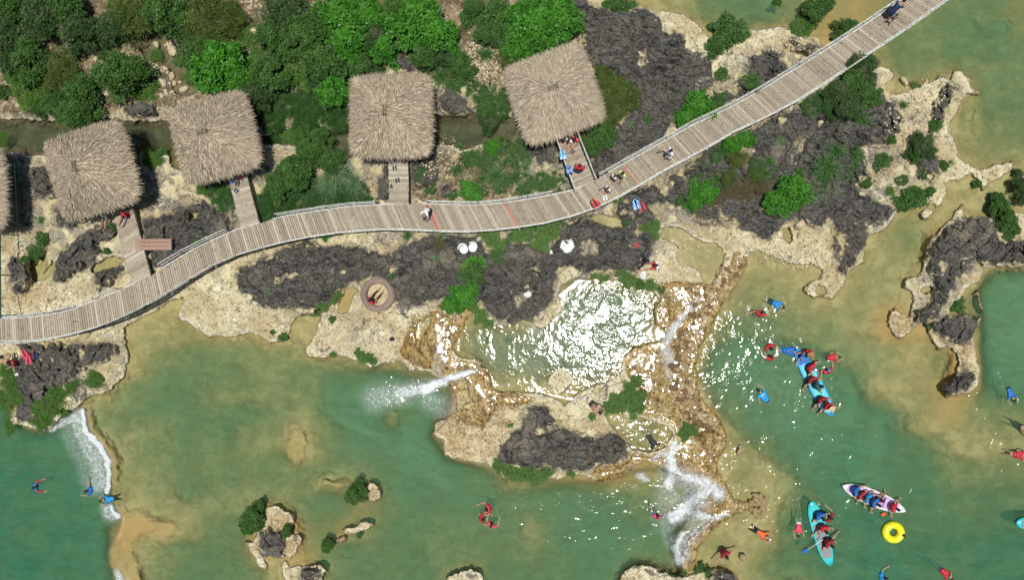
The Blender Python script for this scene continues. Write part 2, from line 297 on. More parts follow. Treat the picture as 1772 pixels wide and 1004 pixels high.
SHOALS = [(513,778,15,34,-3),(512,760,40,50,-1.2),(280,745,18,24,-1.5),(925,935,42,46,-2.2),(680,738,16,24,-4),(565,838,30,14,-3),(590,840,22,14,-2),(375,740,26,18,1.6),(625,905,18,14,2.2),(605,955,18,12,1.8),(535,880,34,28,1.6),(430,715,60,14,1.2),(760,930,60,24,-1.5),
  (330,850,26,18,1.3),(200,800,10,14,-1),(1600,430,24,30,2.2),(1638,625,16,26,3.5),(1605,745,50,12,-1),(1690,780,60,22,-1.2),(1720,480,20,10,1.5),(870,620,18,22,1.5),(1075,630,22,18,1.5),(990,655,60,22,1.6),(1730,45,22,12,1.5),(1680,35,14,18,1.4),(1420,420,16,10,1),(1560,600,30,20,1.2),(1500,570,40,16,-1),(1300,690,22,60,1.2),
  (1290,830,26,14,1.0),(1345,985,30,24,2.2),(450,690,90,18,-1),(560,620,80,14,-1.2),(700,830,26,60,1.4),(620,760,30,40,1.2),(1210,45,30,8,-1.5),(1620,250,0.1,.1,0),(1690,175,10,60,-1.4),(1400,475,30,14,-.8)]
BASIN = blur(rast([[(1290,590),(1400,595),(1462,640),(1485,665),(1495,705),(1530,725),(1540,770),(1530,820),(1512,860),(1580,1004),(1360,1004),(1345,890),(1385,855),(1375,822),(1320,790),(1290,745),(1245,722),(1215,660),(1235,610)],
  [(1702,478),(1800,470),(1800,650),(1760,690),(1700,665),(1700,600),(1705,560)], [(560,650),(700,655),(770,690),(760,770),(800,800),(780,860),(700,800),(640,760),(560,720)]]), 7)
_b = {}
def blur1(m):
    if 'lip' not in _b: _b['lip'] = blur(m, 5) * 1.1
    return _b['lip']
def surface(px, py):
    """height, masks for survey points"""
    wx = px + 5 * fbm(px / 28, py / 28, 3, 3) + 2.5 * fbm(px / 7, py / 7, 2, 9); wy = py + 5 * fbm(px / 28, py / 28, 3, 6) + 2.5 * fbm(px / 7, py / 7, 2, 12)
    far = np.maximum(np.maximum(-px, px - PW), np.maximum(-py, py - PH)); infr = 1 - sstep(60, 400, far)
    l2, l10, l35 = samp(land2, wx, wy), samp(land10, wx, wy), samp(land35, wx, wy)
    dka = samp(dark7, wx, wy) * infr; jx, jy = px + 9 * fbm(px / 14, py / 14, 3, 140), py + 9 * fbm(px / 14, py / 14, 3, 144); dk = samp(dark3, jx, jy) * infr; dk12 = samp(dark12, wx, wy) * infr; wt = samp(wet3, wx, wy) * infr
    gr, ms, oc = samp(grey, wx, wy), samp(moss, wx, wy), samp(ochre, wx, wy)
    lev, lev30, levw = samp(L5, px, py), samp(L30, wx, wy), samp(LW, px, py); lev60 = samp(L60, px, py)
    up = sstep(0.45, 0.55, l2)
    mx, my = px / 32, py / 32
    rx, ry = mx + 0.5 * fbm(mx, my, 2, 31), my + 0.5 * fbm(mx, my, 2, 35)
    rd = ridged(rx * 0.9 + ry * 0.25, ry * 1.5, 5, 20); rd2 = ridged(rx * 2.3, ry * 3.2, 3, 50)
    sm = fbm(mx * 0.7, my * 0.7, 4, 40); fine = fbm(mx * 4, my * 4, 3, 60)
    t1 = np.sqrt(np.clip((l10 - 0.42) * 1.9, 0, 1)); t2 = np.clip((l35 - 0.5) * 2, 0, 1)
    big = ridged(rx * .33 + 7, ry * .45, 3, 150); cw = perlin(rx * .75 + .6 * fbm(mx, my, 2, 160), ry * 1.05, 155); cw2 = perlin(rx * 1.9, ry * 2.4 + .5 * cw, 158)
    crev = -0.24 * (1 - sstep(.0, .07, np.abs(cw))) - 0.10 * (1 - sstep(0, .10, np.abs(cw2)))
    pits = np.clip(fbm(mx * 1.6, my * 1.9, 3, 70) - 0.32, 0, 1) * 0.9
    steps = np.abs(((sm * 3.1) % 1.0) - 0.5) * 2            # stratified lips in the pale rock
    pale = 0.05 + 0.14 * t1 + 0.16 * t2 + 0.11 * sm * t2 + 0.028 * fine + 0.045 * sstep(0.40, 0.55, steps) * t1 - .10 * (1 - sstep(0, .05, np.abs(cw + .12))) * t1 * sstep(.0, .3, fbm(mx * .4, my * .4, 2, 170)) - pits * 0.35 * t1
    rock = 0.16 + 0.22 * t1 + 0.22 * t2 + (big - .5) * .5 + crev + (rd - 0.5) * 0.17 + (rd2 - 0.5) * 0.06 + 0.035 * fine
    h = pale * (1 - dk) + np.maximum(rock, 0.06) * dk + 0.22 * dk12 * t1
    film = 0.03 + 0.05 * t1 + 0.02 * sm + 0.03 * (ridged(rx * 1.5, ry * 1.5, 3, 80) - 0.5)
    h = h * (1 - wt) + film * wt
    h = np.maximum(h, 0.02)
    inl = sstep(.52, .85, l35); top = (np.maximum(lev, lev30) * (1 - inl) + lev60 * inl) * (1 - wt) + lev30 * wt
    zl = np.maximum(top + h, (lev + 0.02 + h * 0.3) * (1 - inl) + (top + h) * inl)
    d = depthmap(px + 22 * fbm(px / 70, py / 70, 3, 90), py + 22 * fbm(px / 70, py / 70, 3, 93))
    shore = np.clip((0.5 - l10) * 2, 0, 1); shore2 = np.clip((0.5 - l35) * 2, 0, 1)
    qx, qy = px + 14 * fbm(px / 22, py / 22, 3, 200), py + 14 * fbm(px / 22, py / 22, 3, 204)
    for ex_, ey_, ea, eb, am in SHOALS: d = d + .75 * am * np.exp(-(((qx - ex_) / ea) ** 2 + ((qy - ey_) / eb) ** 2) ** 1.5)
    d = d + 2.4 * samp(BASIN, px + 8 * fbm(px / 25, py / 25, 2, 190), py + 8 * fbm(px / 25, py / 25, 2, 194))
    lip = samp(blur1(LIP), px + 4 * fbm(px / 12, py / 12, 2, 210), py + 4 * fbm(px / 12, py / 12, 2, 214)); d = d - 2.6 * np.clip(lip, 0, 1)
    oc = np.clip(oc + .4 * lip, 0, 1)
    dep = (0.03 + 0.17 * np.clip(d - 0.6 + 0.9 * fbm(mx * 0.45, my * 0.45, 4, 97), 0.15, 10)) * (0.22 * shore + 0.78 * sstep(0, 1, shore2) ** 0.8) * (1 - .6 * np.clip(lip, 0, 1))
    dep = np.maximum(dep, 0.025) + 0.012 * fine * shore
    zw = lev - dep
    z = zl * up + zw * (1 - up)
    return z, dict(up=up, dark=.65 * dka + .35 * dk, grey=gr, moss=ms, ochre=oc, wet=wt, lev=levw, dep=dep, infr=infr, l10=l10)

def axis(a, b, step, n=26, g=1.24):
    c = list(np.arange(a, b + step, step)); lo = []; hi = []; s = step; x, y = c[0], c[-1]
    for _ in range(n):
        s *= g; x -= s; y += s; lo.append(x); hi.append(y)
    return np.array(lo[::-1] + c + hi)
def grid_mesh(name, ax, ay, zf):
    px, py = np.meshgrid(ax, ay); px = px.ravel(); py = py.ravel(); z, att = zf(px, py)
    dx = (px - PW / 2) / FPX; dy = -(py - PH / 2) / FPX; wx = dx * CA - SA; wz = -dx * SA - CA; t = (z - CAMZ) / wz
    co = np.stack([CAMX + t * wx, t * dy, z], 1).astype(np.float32)
    nx, ny = len(ax), len(ay); i = np.arange(nx * ny).reshape(ny, nx)
    q = np.stack([i[:-1, :-1], i[1:, :-1], i[1:, 1:], i[:-1, 1:]], -1).reshape(-1, 4)
    me = bpy.data.meshes.new(name); me.vertices.add(len(co)); me.vertices.foreach_set('co', co.ravel())
    me.loops.add(q.size); me.loops.foreach_set('vertex_index', q.ravel().astype(np.int32)); me.polygons.add(len(q))
    me.polygons.foreach_set('loop_start', np.arange(0, q.size, 4, dtype=np.int32)); me.polygons.foreach_set('use_smooth', np.ones(len(q), bool))
    me.update(calc_edges=True)
    for k, v in att.items():
        a = me.attributes.new(k, 'FLOAT', 'POINT'); a.data.foreach_set('value', np.asarray(v, np.float32))
    o = bpy.data.objects.new(name, me); COL.objects.link(o); return o
# ---------------------------------------------------------------- materials
class NT:
    def __init__(s, name):
        s.m = bpy.data.materials.new(name); s.m.use_nodes = True; s.t = s.m.node_tree; s.t.nodes.clear()
        s.out = s.t.nodes.new('ShaderNodeOutputMaterial')
    def n(s, typ, ins=None, **kw):
        nd = s.t.nodes.new('ShaderNode' + typ)
        for k, v in kw.items(): setattr(nd, k, v)
        for k, v in (ins or {}).items():
            if hasattr(v, 'links') or isinstance(v, bpy.types.NodeSocket): s.t.links.new(v, nd.inputs[k])
            else: nd.inputs[k].default_value = v
        return nd
    def attr(s, nm): return s.n('Attribute', attribute_name=nm).outputs['Fac']
    def math(s, op, a, b=0.0, c=None, clamp=False):
        d = {0: a, 1: b}
        if c is not None: d[2] = c
        return s.n('Math', d, operation=op, use_clamp=clamp).outputs[0]
    def ramp(s, v, a, b, lo=0.0, hi=1.0):
        return s.n('MapRange', {0: v, 1: a, 2: b, 3: lo, 4: hi}, interpolation_type='SMOOTHSTEP').outputs[0]
    def mix(s, f, a, b, bt='MIX'):
        nd = s.t.nodes.new('ShaderNodeMix'); nd.data_type = 'RGBA'; nd.blend_type = bt
        for i, v in ((0, f), (6, a), (7, b)):
            if isinstance(v, bpy.types.NodeSocket): s.t.links.new(v, nd.inputs[i])
            else: nd.inputs[i].default_value = v if i == 0 else (*v, 1) if len(v) == 3 else v
        return nd.outputs[2]
    def obj(s): return s.n('TexCoord').outputs['Object']
    def map(s, v, sc=(1, 1, 1), rot=(0, 0, 0)): return s.n('Mapping', {0: v, 2: rot, 3: sc}).outputs[0]
    def noise(s, v, sc, det=4, ro=0.55, dis=0.0): return s.n('TexNoise', {'Vector': v, 'Scale': sc, 'Detail': det, 'Roughness': ro, 'Distortion': dis}).outputs['Fac']
    def vor(s, v, sc, feat='F1', rnd=1.0): return s.n('TexVoronoi', {'Vector': v, 'Scale': sc, 'Randomness': rnd}, feature=feat)
    def bump(s, h, dist, st=1.0, nrm=None):
        d = {'Height': h, 'Distance': dist, 'Strength': st}
        if nrm: d['Normal'] = nrm
        return s.n('Bump', d).outputs[0]
    def prin(s, col, rough=0.7, **kw):
        d = {'Base Color': (*col, 1) if isinstance(col, tuple) and len(col) == 3 else col, 'Roughness': rough}; d.update({k.replace('_', ' '): v for k, v in kw.items()})
        nd = s.n('BsdfPrincipled', d); return nd.outputs[0]
    def done(s, sh): s.t.links.new(sh, s.out.inputs[0]); return s.m

def ground_mat():
    t = NT('river_rock'); v = t.obj(); A = t.attr
    n1 = t.noise(v, 0.45, 5, .55, .5); n2 = t.noise(v, 1.5, 6, .56, .8); n3 = t.noise(v, 9, 4, .6); n4 = t.noise(v, 0.28, 3); nf = t.noise(v, 28, 3, .6)
    cells = t.vor(t.map(v, (1, 1, 1)), 5.5, 'F1').outputs
    # pale travertine
    pale = t.mix(t.ramp(n1, .32, .68), (.47, .40, .215), (.74, .675, .455))
    pale = t.mix(t.ramp(n2, .52, .66, 0, .7), pale, (.38, .305, .16))
    pale = t.mix(t.ramp(n3, .55, .78, 0, .5), pale, (.30, .26, .18))
    pale = t.mix(t.math('MULTIPLY', A('grey'), t.ramp(t.math('ADD', t.math('MULTIPLY', n2, .55), t.math('MULTIPLY', n1, .45)), .40, .54, 0, .9)), pale, t.mix(t.ramp(n3, .35, .65), (.13, .125, .11), (.30, .27, .21)))
    pale = t.mix(t.ramp(t.math('ADD', n4, t.math('MULTIPLY', n2, .6)), .84, 1.0, 0, .5), pale, (.25, .23, .17))
    pale = t.mix(t.ramp(t.noise(v, .33, 4, .6, 1.0), .48, .64, 0, .7), pale, t.mix(n3, (.36, .27, .13), (.48, .39, .22)))
    # soil and gravel where plants stand
    soil = t.mix(t.ramp(n2, .35, .65), (.11, .075, .035), (.27, .20, .11))
    soil = t.mix(t.ramp(t.noise(v, 5, 4), .5, .62, 0, .8), soil, (.46, .39, .26))
    soil = t.mix(t.ramp(n1, .5, .66, 0, .6), soil, (.07, .09, .03))
    soil = t.mix(t.ramp(n1, .35, .5, .6, 0), soil, (.10, .075, .04))
    base = t.mix(t.ramp(t.math('ADD', A('moss'), t.math('MULTIPLY', t.math('SUBTRACT', n2, .5), 1.1)), .35, .65), pale, soil)
    base = t.mix(t.math('MULTIPLY', A('ochre'), t.ramp(n2, .36, .58, .35, .95)), base, t.mix(t.ramp(n3, .35, .65), (.30, .20, .085), (.52, .40, .21)))
    # dark weathered limestone
    dk = t.ramp(t.math('ADD', A('dark'), t.math('ADD', t.math('MULTIPLY', t.math('SUBTRACT', n2, .5), 2.3), t.math('MULTIPLY', t.math('SUBTRACT', n1, .5), 1.9))), .34, .62)
    darkc = t.mix(t.ramp(t.noise(t.map(v, (1, 2.4, 1), (0, 0, .45)), 2.0, 7, .68, 1.0), .36, .62), (.020, .0195, .018), (.195, .188, .162))
    darkc = t.mix(t.ramp(t.noise(v, .55, 3), .42, .56, 0, .75), darkc, t.mix(t.ramp(n3, .38, .62), (.06, .057, .05), (.27, .25, .205)))
    darkc = t.mix(t.ramp(t.noise(t.map(v, (1, 1.8, 1), (0, 0, .3)), .9, 5, .6, 1.2), .50, .66, 0, .6), darkc, (.20, .165, .11))
    darkc = t.mix(t.ramp(n2, .52, .70, 0, .6), darkc, (.24, .22, .185))
    darkc = t.mix(t.ramp(n1, .56, .68, 0, .6), darkc, (.40, .34, .24))
    rim = t.ramp(A('dark'), .02, .35, 0, .8); rim = t.math('MULTIPLY', rim, t.ramp(n2, .38, .55)); base = t.mix(rim, base, t.mix(t.ramp(n3, .4, .6), (.20, .175, .125), (.34, .29, .20)))
    base = t.mix(dk, base, darkc)
    # wet film rock
    wn_ = t.noise(t.map(v, (1.4, 1, 1), (0, 0, .6)), 2.2, 6, .65, 1.2)
    wetc = t.mix(t.ramp(wn_, .36, .62), (.15, .080, .022), (.46, .31, .12))
    wetc = t.mix(t.ramp(n1, .5, .68, 0, .8), wetc, (.58, .47, .27))
    wt = t.ramp(t.math('ADD', A('wet'), t.math('MULTIPLY', t.math('SUBTRACT', n3, .5), .5)), .35, .65)
    base = t.mix(wt, base, wetc)
    # river bed: silt over travertine, algae
    bed = t.mix(t.ramp(n2, .3, .7), (.29, .242, .105), (.43, .365, .185))
    bed = t.mix(t.ramp(n1, .45, .7, 0, .55), bed, (.22, .20, .075))
    bed = t.mix(t.ramp(t.noise(v, .9, 5, .55, 2.0), .55, .68, 0, .45), bed, (.19, .165, .07))
    bed = t.mix(A('creek'), bed, t.mix(t.ramp(n2, .4, .6), (.10, .085, .045), (.19, .15, .08)))
    bed = t.mix(t.math('MULTIPLY', A('ochre'), t.ramp(n2, .3, .6, .3, .9)), bed, (.40, .265, .105))
    up = t.ramp(t.math('ADD', A('up'), t.math('MULTIPLY', t.math('SUBTRACT', n3, .5), .4)), .42, .58)
    col = t.mix(up, bed, base)
    crust = t.math('MULTIPLY', t.math('MULTIPLY', t.ramp(A('l10'), .52, .62, 0, 1), t.ramp(A('l10'), .72, .95, 1, 0)), t.math('MULTIPLY', up, t.math('SUBTRACT', 1.0, t.math('MAXIMUM', dk, wt, clamp=True))))
    col = t.mix(t.math('MULTIPLY', crust, t.ramp(n2, .42, .58, 0, .6)), col, (.74, .69, .51))
    # a damp tan line along every shore
    damp = t.math('MULTIPLY', t.ramp(A('l10'), .46, .55, 1, 0), up)
    col = t.mix(t.math('MULTIPLY', damp, .8), col, t.mix(t.ramp(n3, .4, .6), (.20, .14, .06), (.34, .25, .12)))
    h = t.math('ADD', t.math('MULTIPLY', n3, .26), t.math('MULTIPLY', nf, .08)); h = t.math('ADD', h, t.ramp(n2, .46, .54, 0, .28)); h = t.math('ADD', h, t.ramp(n1, .56, .575, 0, .5))
    crk = t.vor(t.n('VectorMath', {0: v, 1: t.n('VectorMath', {0: t.n('TexNoise', {'Vector': v, 'Scale': 1.3}).outputs['Color'], 'Scale': .9}, operation='SCALE').outputs[0]}).outputs[0], 1.1, 'DISTANCE_TO_EDGE').outputs['Distance']
    ck = t.math('MULTIPLY', t.ramp(crk, 0, .045, -1.1, 0), dk)
    rd = t.math('ABSOLUTE', t.math('SUBTRACT', t.noise(t.map(v, (1, 2, 1), (0, 0, .5)), 3.5, 6, .7, .8), .5))
    h2 = t.math('ADD', h, t.math('ADD', ck, t.math('MULTIPLY', t.math('MULTIPLY', rd, 2.4), dk)))
    pit = t.math('MULTIPLY', t.ramp(t.noise(v, 6, 3, .6), .60, .72), -.8)
    h2 = t.math('ADD', h2, t.math('MULTIPLY', pit, t.math('SUBTRACT', 1.0, dk)))
    lime = t.math('MULTIPLY', t.ramp(crk, 0, .03, -.8, 0), t.ramp(n1, .5, .62, 0, .5)); h2 = t.math('ADD', h2, lime)
    upb = t.ramp(A('up'), .3, .7, .12, 1.0); h2 = t.math('MULTIPLY', h2, upb)
    nb = t.bump(h2, .15, 1.0)
    ro = t.n('MapRange', {0: wt, 1: 0.0, 2: 1.0, 3: .82, 4: .30}).outputs[0]
    return t.done(t.prin(col, ro, Normal=nb))

def water_mat():
    t = NT('river_water'); v = t.obj(); A = t.attr
    d = t.math('MAXIMUM', A('dep'), 0.0); ch = A('chop'); fm = A('foam')
    turb = t.n('Math', {0: t.math('MULTIPLY', t.math('POWER', d, 1.7), -0.72)}, operation='EXPONENT').outputs[0]     # suspended silt hides the bed with depth
    turb = t.math('SUBTRACT', 1.0, turb)
    ripple_tone = t.noise(t.map(v, (.5, 1.1, 1), (0, 0, .35)), 1.1, 5, .62, 2.2); turb = t.math('MULTIPLY', turb, t.ramp(ripple_tone, .25, .75, .80, 1.20), clamp=True)  # light and dark of ripples painted into the turbidity as stretched swirls
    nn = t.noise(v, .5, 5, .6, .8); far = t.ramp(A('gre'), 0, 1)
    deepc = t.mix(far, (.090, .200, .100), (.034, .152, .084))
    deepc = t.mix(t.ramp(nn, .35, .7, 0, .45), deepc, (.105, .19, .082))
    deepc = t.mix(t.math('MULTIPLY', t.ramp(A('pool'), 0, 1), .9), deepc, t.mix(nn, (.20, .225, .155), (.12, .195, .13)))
    deepc = t.mix(A('creek'), deepc, (.085, .10, .055))
    tint = t.mix(t.math('MULTIPLY', turb, .9), (.96, .97, .90), (.45, .78, .48))
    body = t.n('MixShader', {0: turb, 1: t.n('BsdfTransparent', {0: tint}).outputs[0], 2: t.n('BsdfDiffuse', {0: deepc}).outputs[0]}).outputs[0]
    # ripples
    w1 = t.noise(t.map(v, (1, 1.5, 1), (0, 0, .5)), 1.9, 3, .5, .8); w2 = t.noise(t.map(v, (1.2, 1, 1), (0, 0, -.4)), 4.2, 2, .5, .6); w3 = t.noise(v, 9, 1, .5)
    hh = t.math('ADD', t.math('MULTIPLY', w1, 1.0), t.math('ADD', t.math('MULTIPLY', w2, .55), t.math('MULTIPLY', w3, .13)))
    amp = t.ramp(ch, 0, 1, .08, 1.0)
    patch = t.ramp(t.noise(v, .75, 3, .6, .5), .38, .66, .25, 1.35)
    hh = t.math('MULTIPLY', t.math('MULTIPLY', hh, amp), patch); hh = t.math('ADD', hh, A('ring'))
    nb = t.bump(hh, .045, 1.0)
    fr = t.n('Fresnel', {'IOR': 1.33, 'Normal': nb}).outputs[0]
    gl = t.n('BsdfGlossy', {'Color': (1, 1, 1, 1), 'Roughness': .11, 'Normal': nb}).outputs[0]
    wat = t.n('MixShader', {0: fr, 1: body, 2: gl}).outputs[0]
    # broken white water
    f1 = t.noise(t.map(v, (1, 1, 1), (0, 0, .3)), 7, 5, .7, .6); f2 = t.noise(v, 22, 3, .7)
    ff = t.math('ADD', fm, t.math('MULTIPLY', t.math('SUBTRACT', t.math('ADD', t.math('MULTIPLY', f1, .6), t.math('MULTIPLY', f2, .4)), .5), 3.4))
    fac = t.math('MULTIPLY', t.ramp(ff, .35, 1.15, 0, .96), t.ramp(fm, .02, .35))
    fac = t.math('ADD', t.math('MULTIPLY', fac, .72), t.math('MULTIPLY', fm, .30), clamp=True)
    fb = t.bump(t.math('ADD', f1, t.math('MULTIPLY', f2, .5)), .12, .8)
    foamb = t.n('BsdfDiffuse', {0: (.80, .84, .84, 1), 'Normal': fb}).outputs[0]
    return t.done(t.n('MixShader', {0: fac, 1: wat, 2: foamb}).outputs[0])

def simple(name, col, rough=.6, var=.25, sc=6.0, metal=0.0, bump=0.0, **kw):
    t = NT(name); v = t.obj(); n = t.noise(v, sc, 4)
    c = t.mix(t.ramp(n, .3, .7), tuple(x * (1 - var) for x in col), tuple(min(1, x * (1 + var)) for x in col))
    d = dict(kw)
    if bump: d['Normal'] = t.bump(t.noise(v, sc * 4, 4), bump)
    return t.done(t.prin(c, rough, Metallic=metal, **d))
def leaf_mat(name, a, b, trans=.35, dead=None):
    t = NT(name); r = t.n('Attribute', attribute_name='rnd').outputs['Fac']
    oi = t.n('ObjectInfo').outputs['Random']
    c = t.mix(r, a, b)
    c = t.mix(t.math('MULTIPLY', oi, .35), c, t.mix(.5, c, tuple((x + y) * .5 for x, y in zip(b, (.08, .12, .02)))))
    if dead: c = t.mix(t.ramp(r, .90, .93), c, dead)
    df = t.n('BsdfDiffuse', {0: c}).outputs[0]
    tr = t.n('BsdfTranslucent', {0: t.mix(1.0, c, (1.0, 1.15, .5), 'MULTIPLY')}).outputs[0]
    gl = t.n('BsdfGlossy', {0: (1, 1, 1, 1), 'Roughness': .5}).outputs[0]
    s1 = t.n('MixShader', {0: trans, 1: df, 2: tr}).outputs[0]
    return t.done(t.n('MixShader', {0: .018, 1: s1, 2: gl}).outputs[0])
def plank_mat(name, a, b, stain=(.09, .06, .04)):
    t = NT(name); v = t.obj(); r = t.attr('rnd'); n = t.noise(v, 3.5, 5, .65); g = t.noise(v, 40, 2)
    c = t.mix(r, a, b); c = t.mix(t.ramp(n, .60, .72, 0, .55), c, stain); c = t.mix(t.ramp(t.noise(v, 7, 4, .7), .57, .64, 0, .7), c, stain)
    c = t.mix(t.math('MULTIPLY', g, .25), c, (.52, .46, .36)); c = t.mix(t.ramp(r, .90, .96, 0, .6), c, (.56, .50, .40))
    return t.done(t.prin(c, .8, Normal=t.bump(g, .01)))
M = {}
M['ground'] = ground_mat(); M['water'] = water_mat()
M['plank'] = plank_mat('weathered_plank', (.25, .205, .145), (.44, .375, .275))
M['pallet'] = plank_mat('reddish_plank', (.28, .15, .10), (.42, .27, .2))
M['nestfloor'] = plank_mat('golden_plank', (.48, .36, .2), (.62, .49, .3))
M['whitewood'] = simple('peeling_white_paint', (.46, .46, .41), .6, .4, 9)
M['darkwood'] = simple('dark_wood', (.045, .04, .032), .8)
M['redpaint'] = simple('red_paint', (.42, .085, .06), .6, .3, 8)
M['greenpaint'] = simple('dark_green_paint', (.012, .06, .04), .45)
def straw_mat():
    t = NT('straw'); r = t.attr('rnd'); v = t.obj()
    c = t.mix(t.ramp(r, 0, .6), (.10, .075, .05), (.39, .315, .21)); c = t.mix(t.ramp(r, .6, 1.0), c, (.76, .63, .43))
    c = t.mix(t.ramp(t.noise(v, 1.2, 3), .35, .7, 0, .45), c, (.36, .29, .20))
    oi = t.n('ObjectInfo').outputs['Random']; c = t.mix(t.math('MULTIPLY', oi, .35), c, t.mix(.55, c, (.55, .48, .38)))
    return t.done(t.prin(c, .75))
M['straw'] = straw_mat()
M['wicker'] = simple('wicker_sticks', (.34, .26, .21), .8, .5, 30, bump=.02)
M['stone'] = simple('pale_boulder', (.52, .43, .28), .8, .35, 3, bump=.03)
M['wetstone'] = simple('wet_tan_stone', (.36, .26, .12), .35, .45, 4, bump=.03)
M['brownstone'] = simple('brown_wet_stone', (.19, .115, .05), .3, .5, 4, bump=.03)
M['whitestone'] = simple('whitewashed_stone', (.74, .74, .72), .7, .08, 3, bump=.03)
M['bark'] = simple('bark', (.10, .075, .05), .9, .4, 9, bump=.03)
M['deadwood'] = simple('grey_dead_twig', (.33, .29, .23), .9, .3, 9)
M['dark_leaf'] = leaf_mat('dark_leaf', (.014, .040, .010), (.085, .175, .045), dead=(.16, .14, .08))
M['mid_leaf'] = leaf_mat('mid_leaf', (.014, .050, .008), (.100, .230, .040))
M['bright_leaf'] = leaf_mat('bright_leaf', (.010, .085, .004), (.095, .330, .026))
M['olive_leaf'] = leaf_mat('olive_leaf', (.030, .060, .008), (.135, .200, .032), dead=(.22, .15, .06))
M['lime_leaf'] = leaf_mat('lime_leaf', (.045, .125, .014), (.105, .240, .028), dead=(.2, .2, .06))
M['grass_blade'] = leaf_mat('grass_blade', (.020, .075, .010), (.100, .240, .050), dead=(.26, .22, .10))
M['dark_blade'] = leaf_mat('dark_blade', (.012, .050, .007), (.060, .190, .026))
M['pale_blade'] = leaf_mat('pale_blade', (.085, .18, .07), (.17, .30, .13), dead=(.3, .28, .14))
M['brown_leaf'] = leaf_mat('brown_leaf', (.07, .06, .02), (.13, .10, .035))
PC = dict(red=(.55, .018, .035), darkred=(.28, .012, .02), pink=(.72, .06, .12), blue=(.01, .14, .48), bright_blue=(.01, .25, .6), navy=(.012, .03, .09), teal=(.01, .10, .14), white=(.78, .78, .76), black=(.015, .015, .017), grey=(.22, .23, .25),
          lime=(.66, .72, .25), pale_blue=(.42, .58, .68), orange=(.75, .12, .02), cyan=(.02, .40, .55), straw_hat=(.62, .50, .26), brown_hat=(.33, .2, .1), skin=(.42, .25, .16), tan_skin=(.34, .19, .115), hair=(.012, .010, .010), yellow=(.80, .74, .01), turquoise=(.03, .52, .52), purple=(.50, .36, .62), sky_blue=(.03, .34, .72))
for k, c in PC.items(): M['c_' + k] = simple(k, c, .35 if k in ('yellow', 'turquoise', 'purple', 'sky_blue', 'cyan') else .65, .10, 10)
# ---------------------------------------------------------------- ground and water
STEP = 1.6
CREEK = blur(rast([[(-300,180),(330,180),(400,235),(600,180),(920,180),(930,280),(600,290),(330,320),(-300,290)], [(150,-20),(340,-20),(370,190),(120,190)]]), 8)
def ground_z(px, py): z, a = surface(px, py); return z, dict(creek=samp(CREEK, px, py), up=a['up'], dark=a['dark'], grey=a['grey'], moss=a['moss'], ochre=a['ochre'], wet=a['wet'], l10=a['l10'])
ground = grid_mesh('ground', axis(-48, PW + 48, STEP), axis(-48, PH + 48, STEP), ground_z)
ground.data.materials.append(M['ground']); ground['kind'] = 'structure'
ground['label'] = 'pale and dark weathered river rock with a tan silty river bed'
POOLM = blur(rast([MID]), 6)
RINGS = [(x, y, .2) for x, y in ((1314,543),(1345,527),(1331,610),(1321,686),(1366,608),(1440,619),(1431,643),(1382,916),(1437,896),(1136,894),(843,896),(1547,923),(1749,682),(1762,788),(1254,959),(1319,926),(1410,700),(1500,870))] + [(200,862,.5),(240,900,.2),(63,843,.25),(158,849,.3),(1131,768,.3)]
def water_z(px, py):
    z, a = surface(px, py)
    jx = px + 5 * fbm(px / 16, py / 16, 3, 120); jy = py + 5 * fbm(px / 16, py / 16, 3, 124)
    fo = samp(foam, jx, jy)
    film = sstep(.3, .6, a['wet']) * a['up']
    zz = a['lev'] * (1 - film) + np.maximum(a['lev'], z + 0.022 + 0.02 * np.clip(fo, 0, 1)) * film
    dep = np.clip(zz - z, 0, 3) * (1 - film) + 0.02 * film
    gre = np.clip(1 - px / 260, 0, 1) * (py > 600) + sstep(650, 1000, py) * .35 + sstep(1300, 1500, px) * sstep(450, 700, py) * .35
    dd = samp(POOLM, px, py)
    ring = 0
    for rx_, ry_, rs in RINGS:
        q = np.hypot(px - rx_, py - ry_); ring = ring + rs * np.sin(q / 2.3) * np.exp(-q / 26) * (1 - np.exp(-(q / 12) ** 2))
    return zz + 0.03 * np.clip(fo, 0, 1) * (1 - film), dict(dep=dep, foam=fo, chop=np.maximum(samp(chop, px, py), film * .25), gre=np.clip(gre, 0, 1), pool=dd, ring=ring, creek=samp(CREEK, px, py))
water = grid_mesh('water', axis(-48, PW + 48, 2.4), axis(-48, PH + 48, 2.4), water_z)
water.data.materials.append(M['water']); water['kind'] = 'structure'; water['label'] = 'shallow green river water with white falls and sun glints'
def gz(px, py):
    z, a = surface(np.array([float(px)]), np.array([float(py)])); return float(z[0])
def wz(px, py): return float(samp(LW, np.array([float(px)]), np.array([float(py)]))[0])
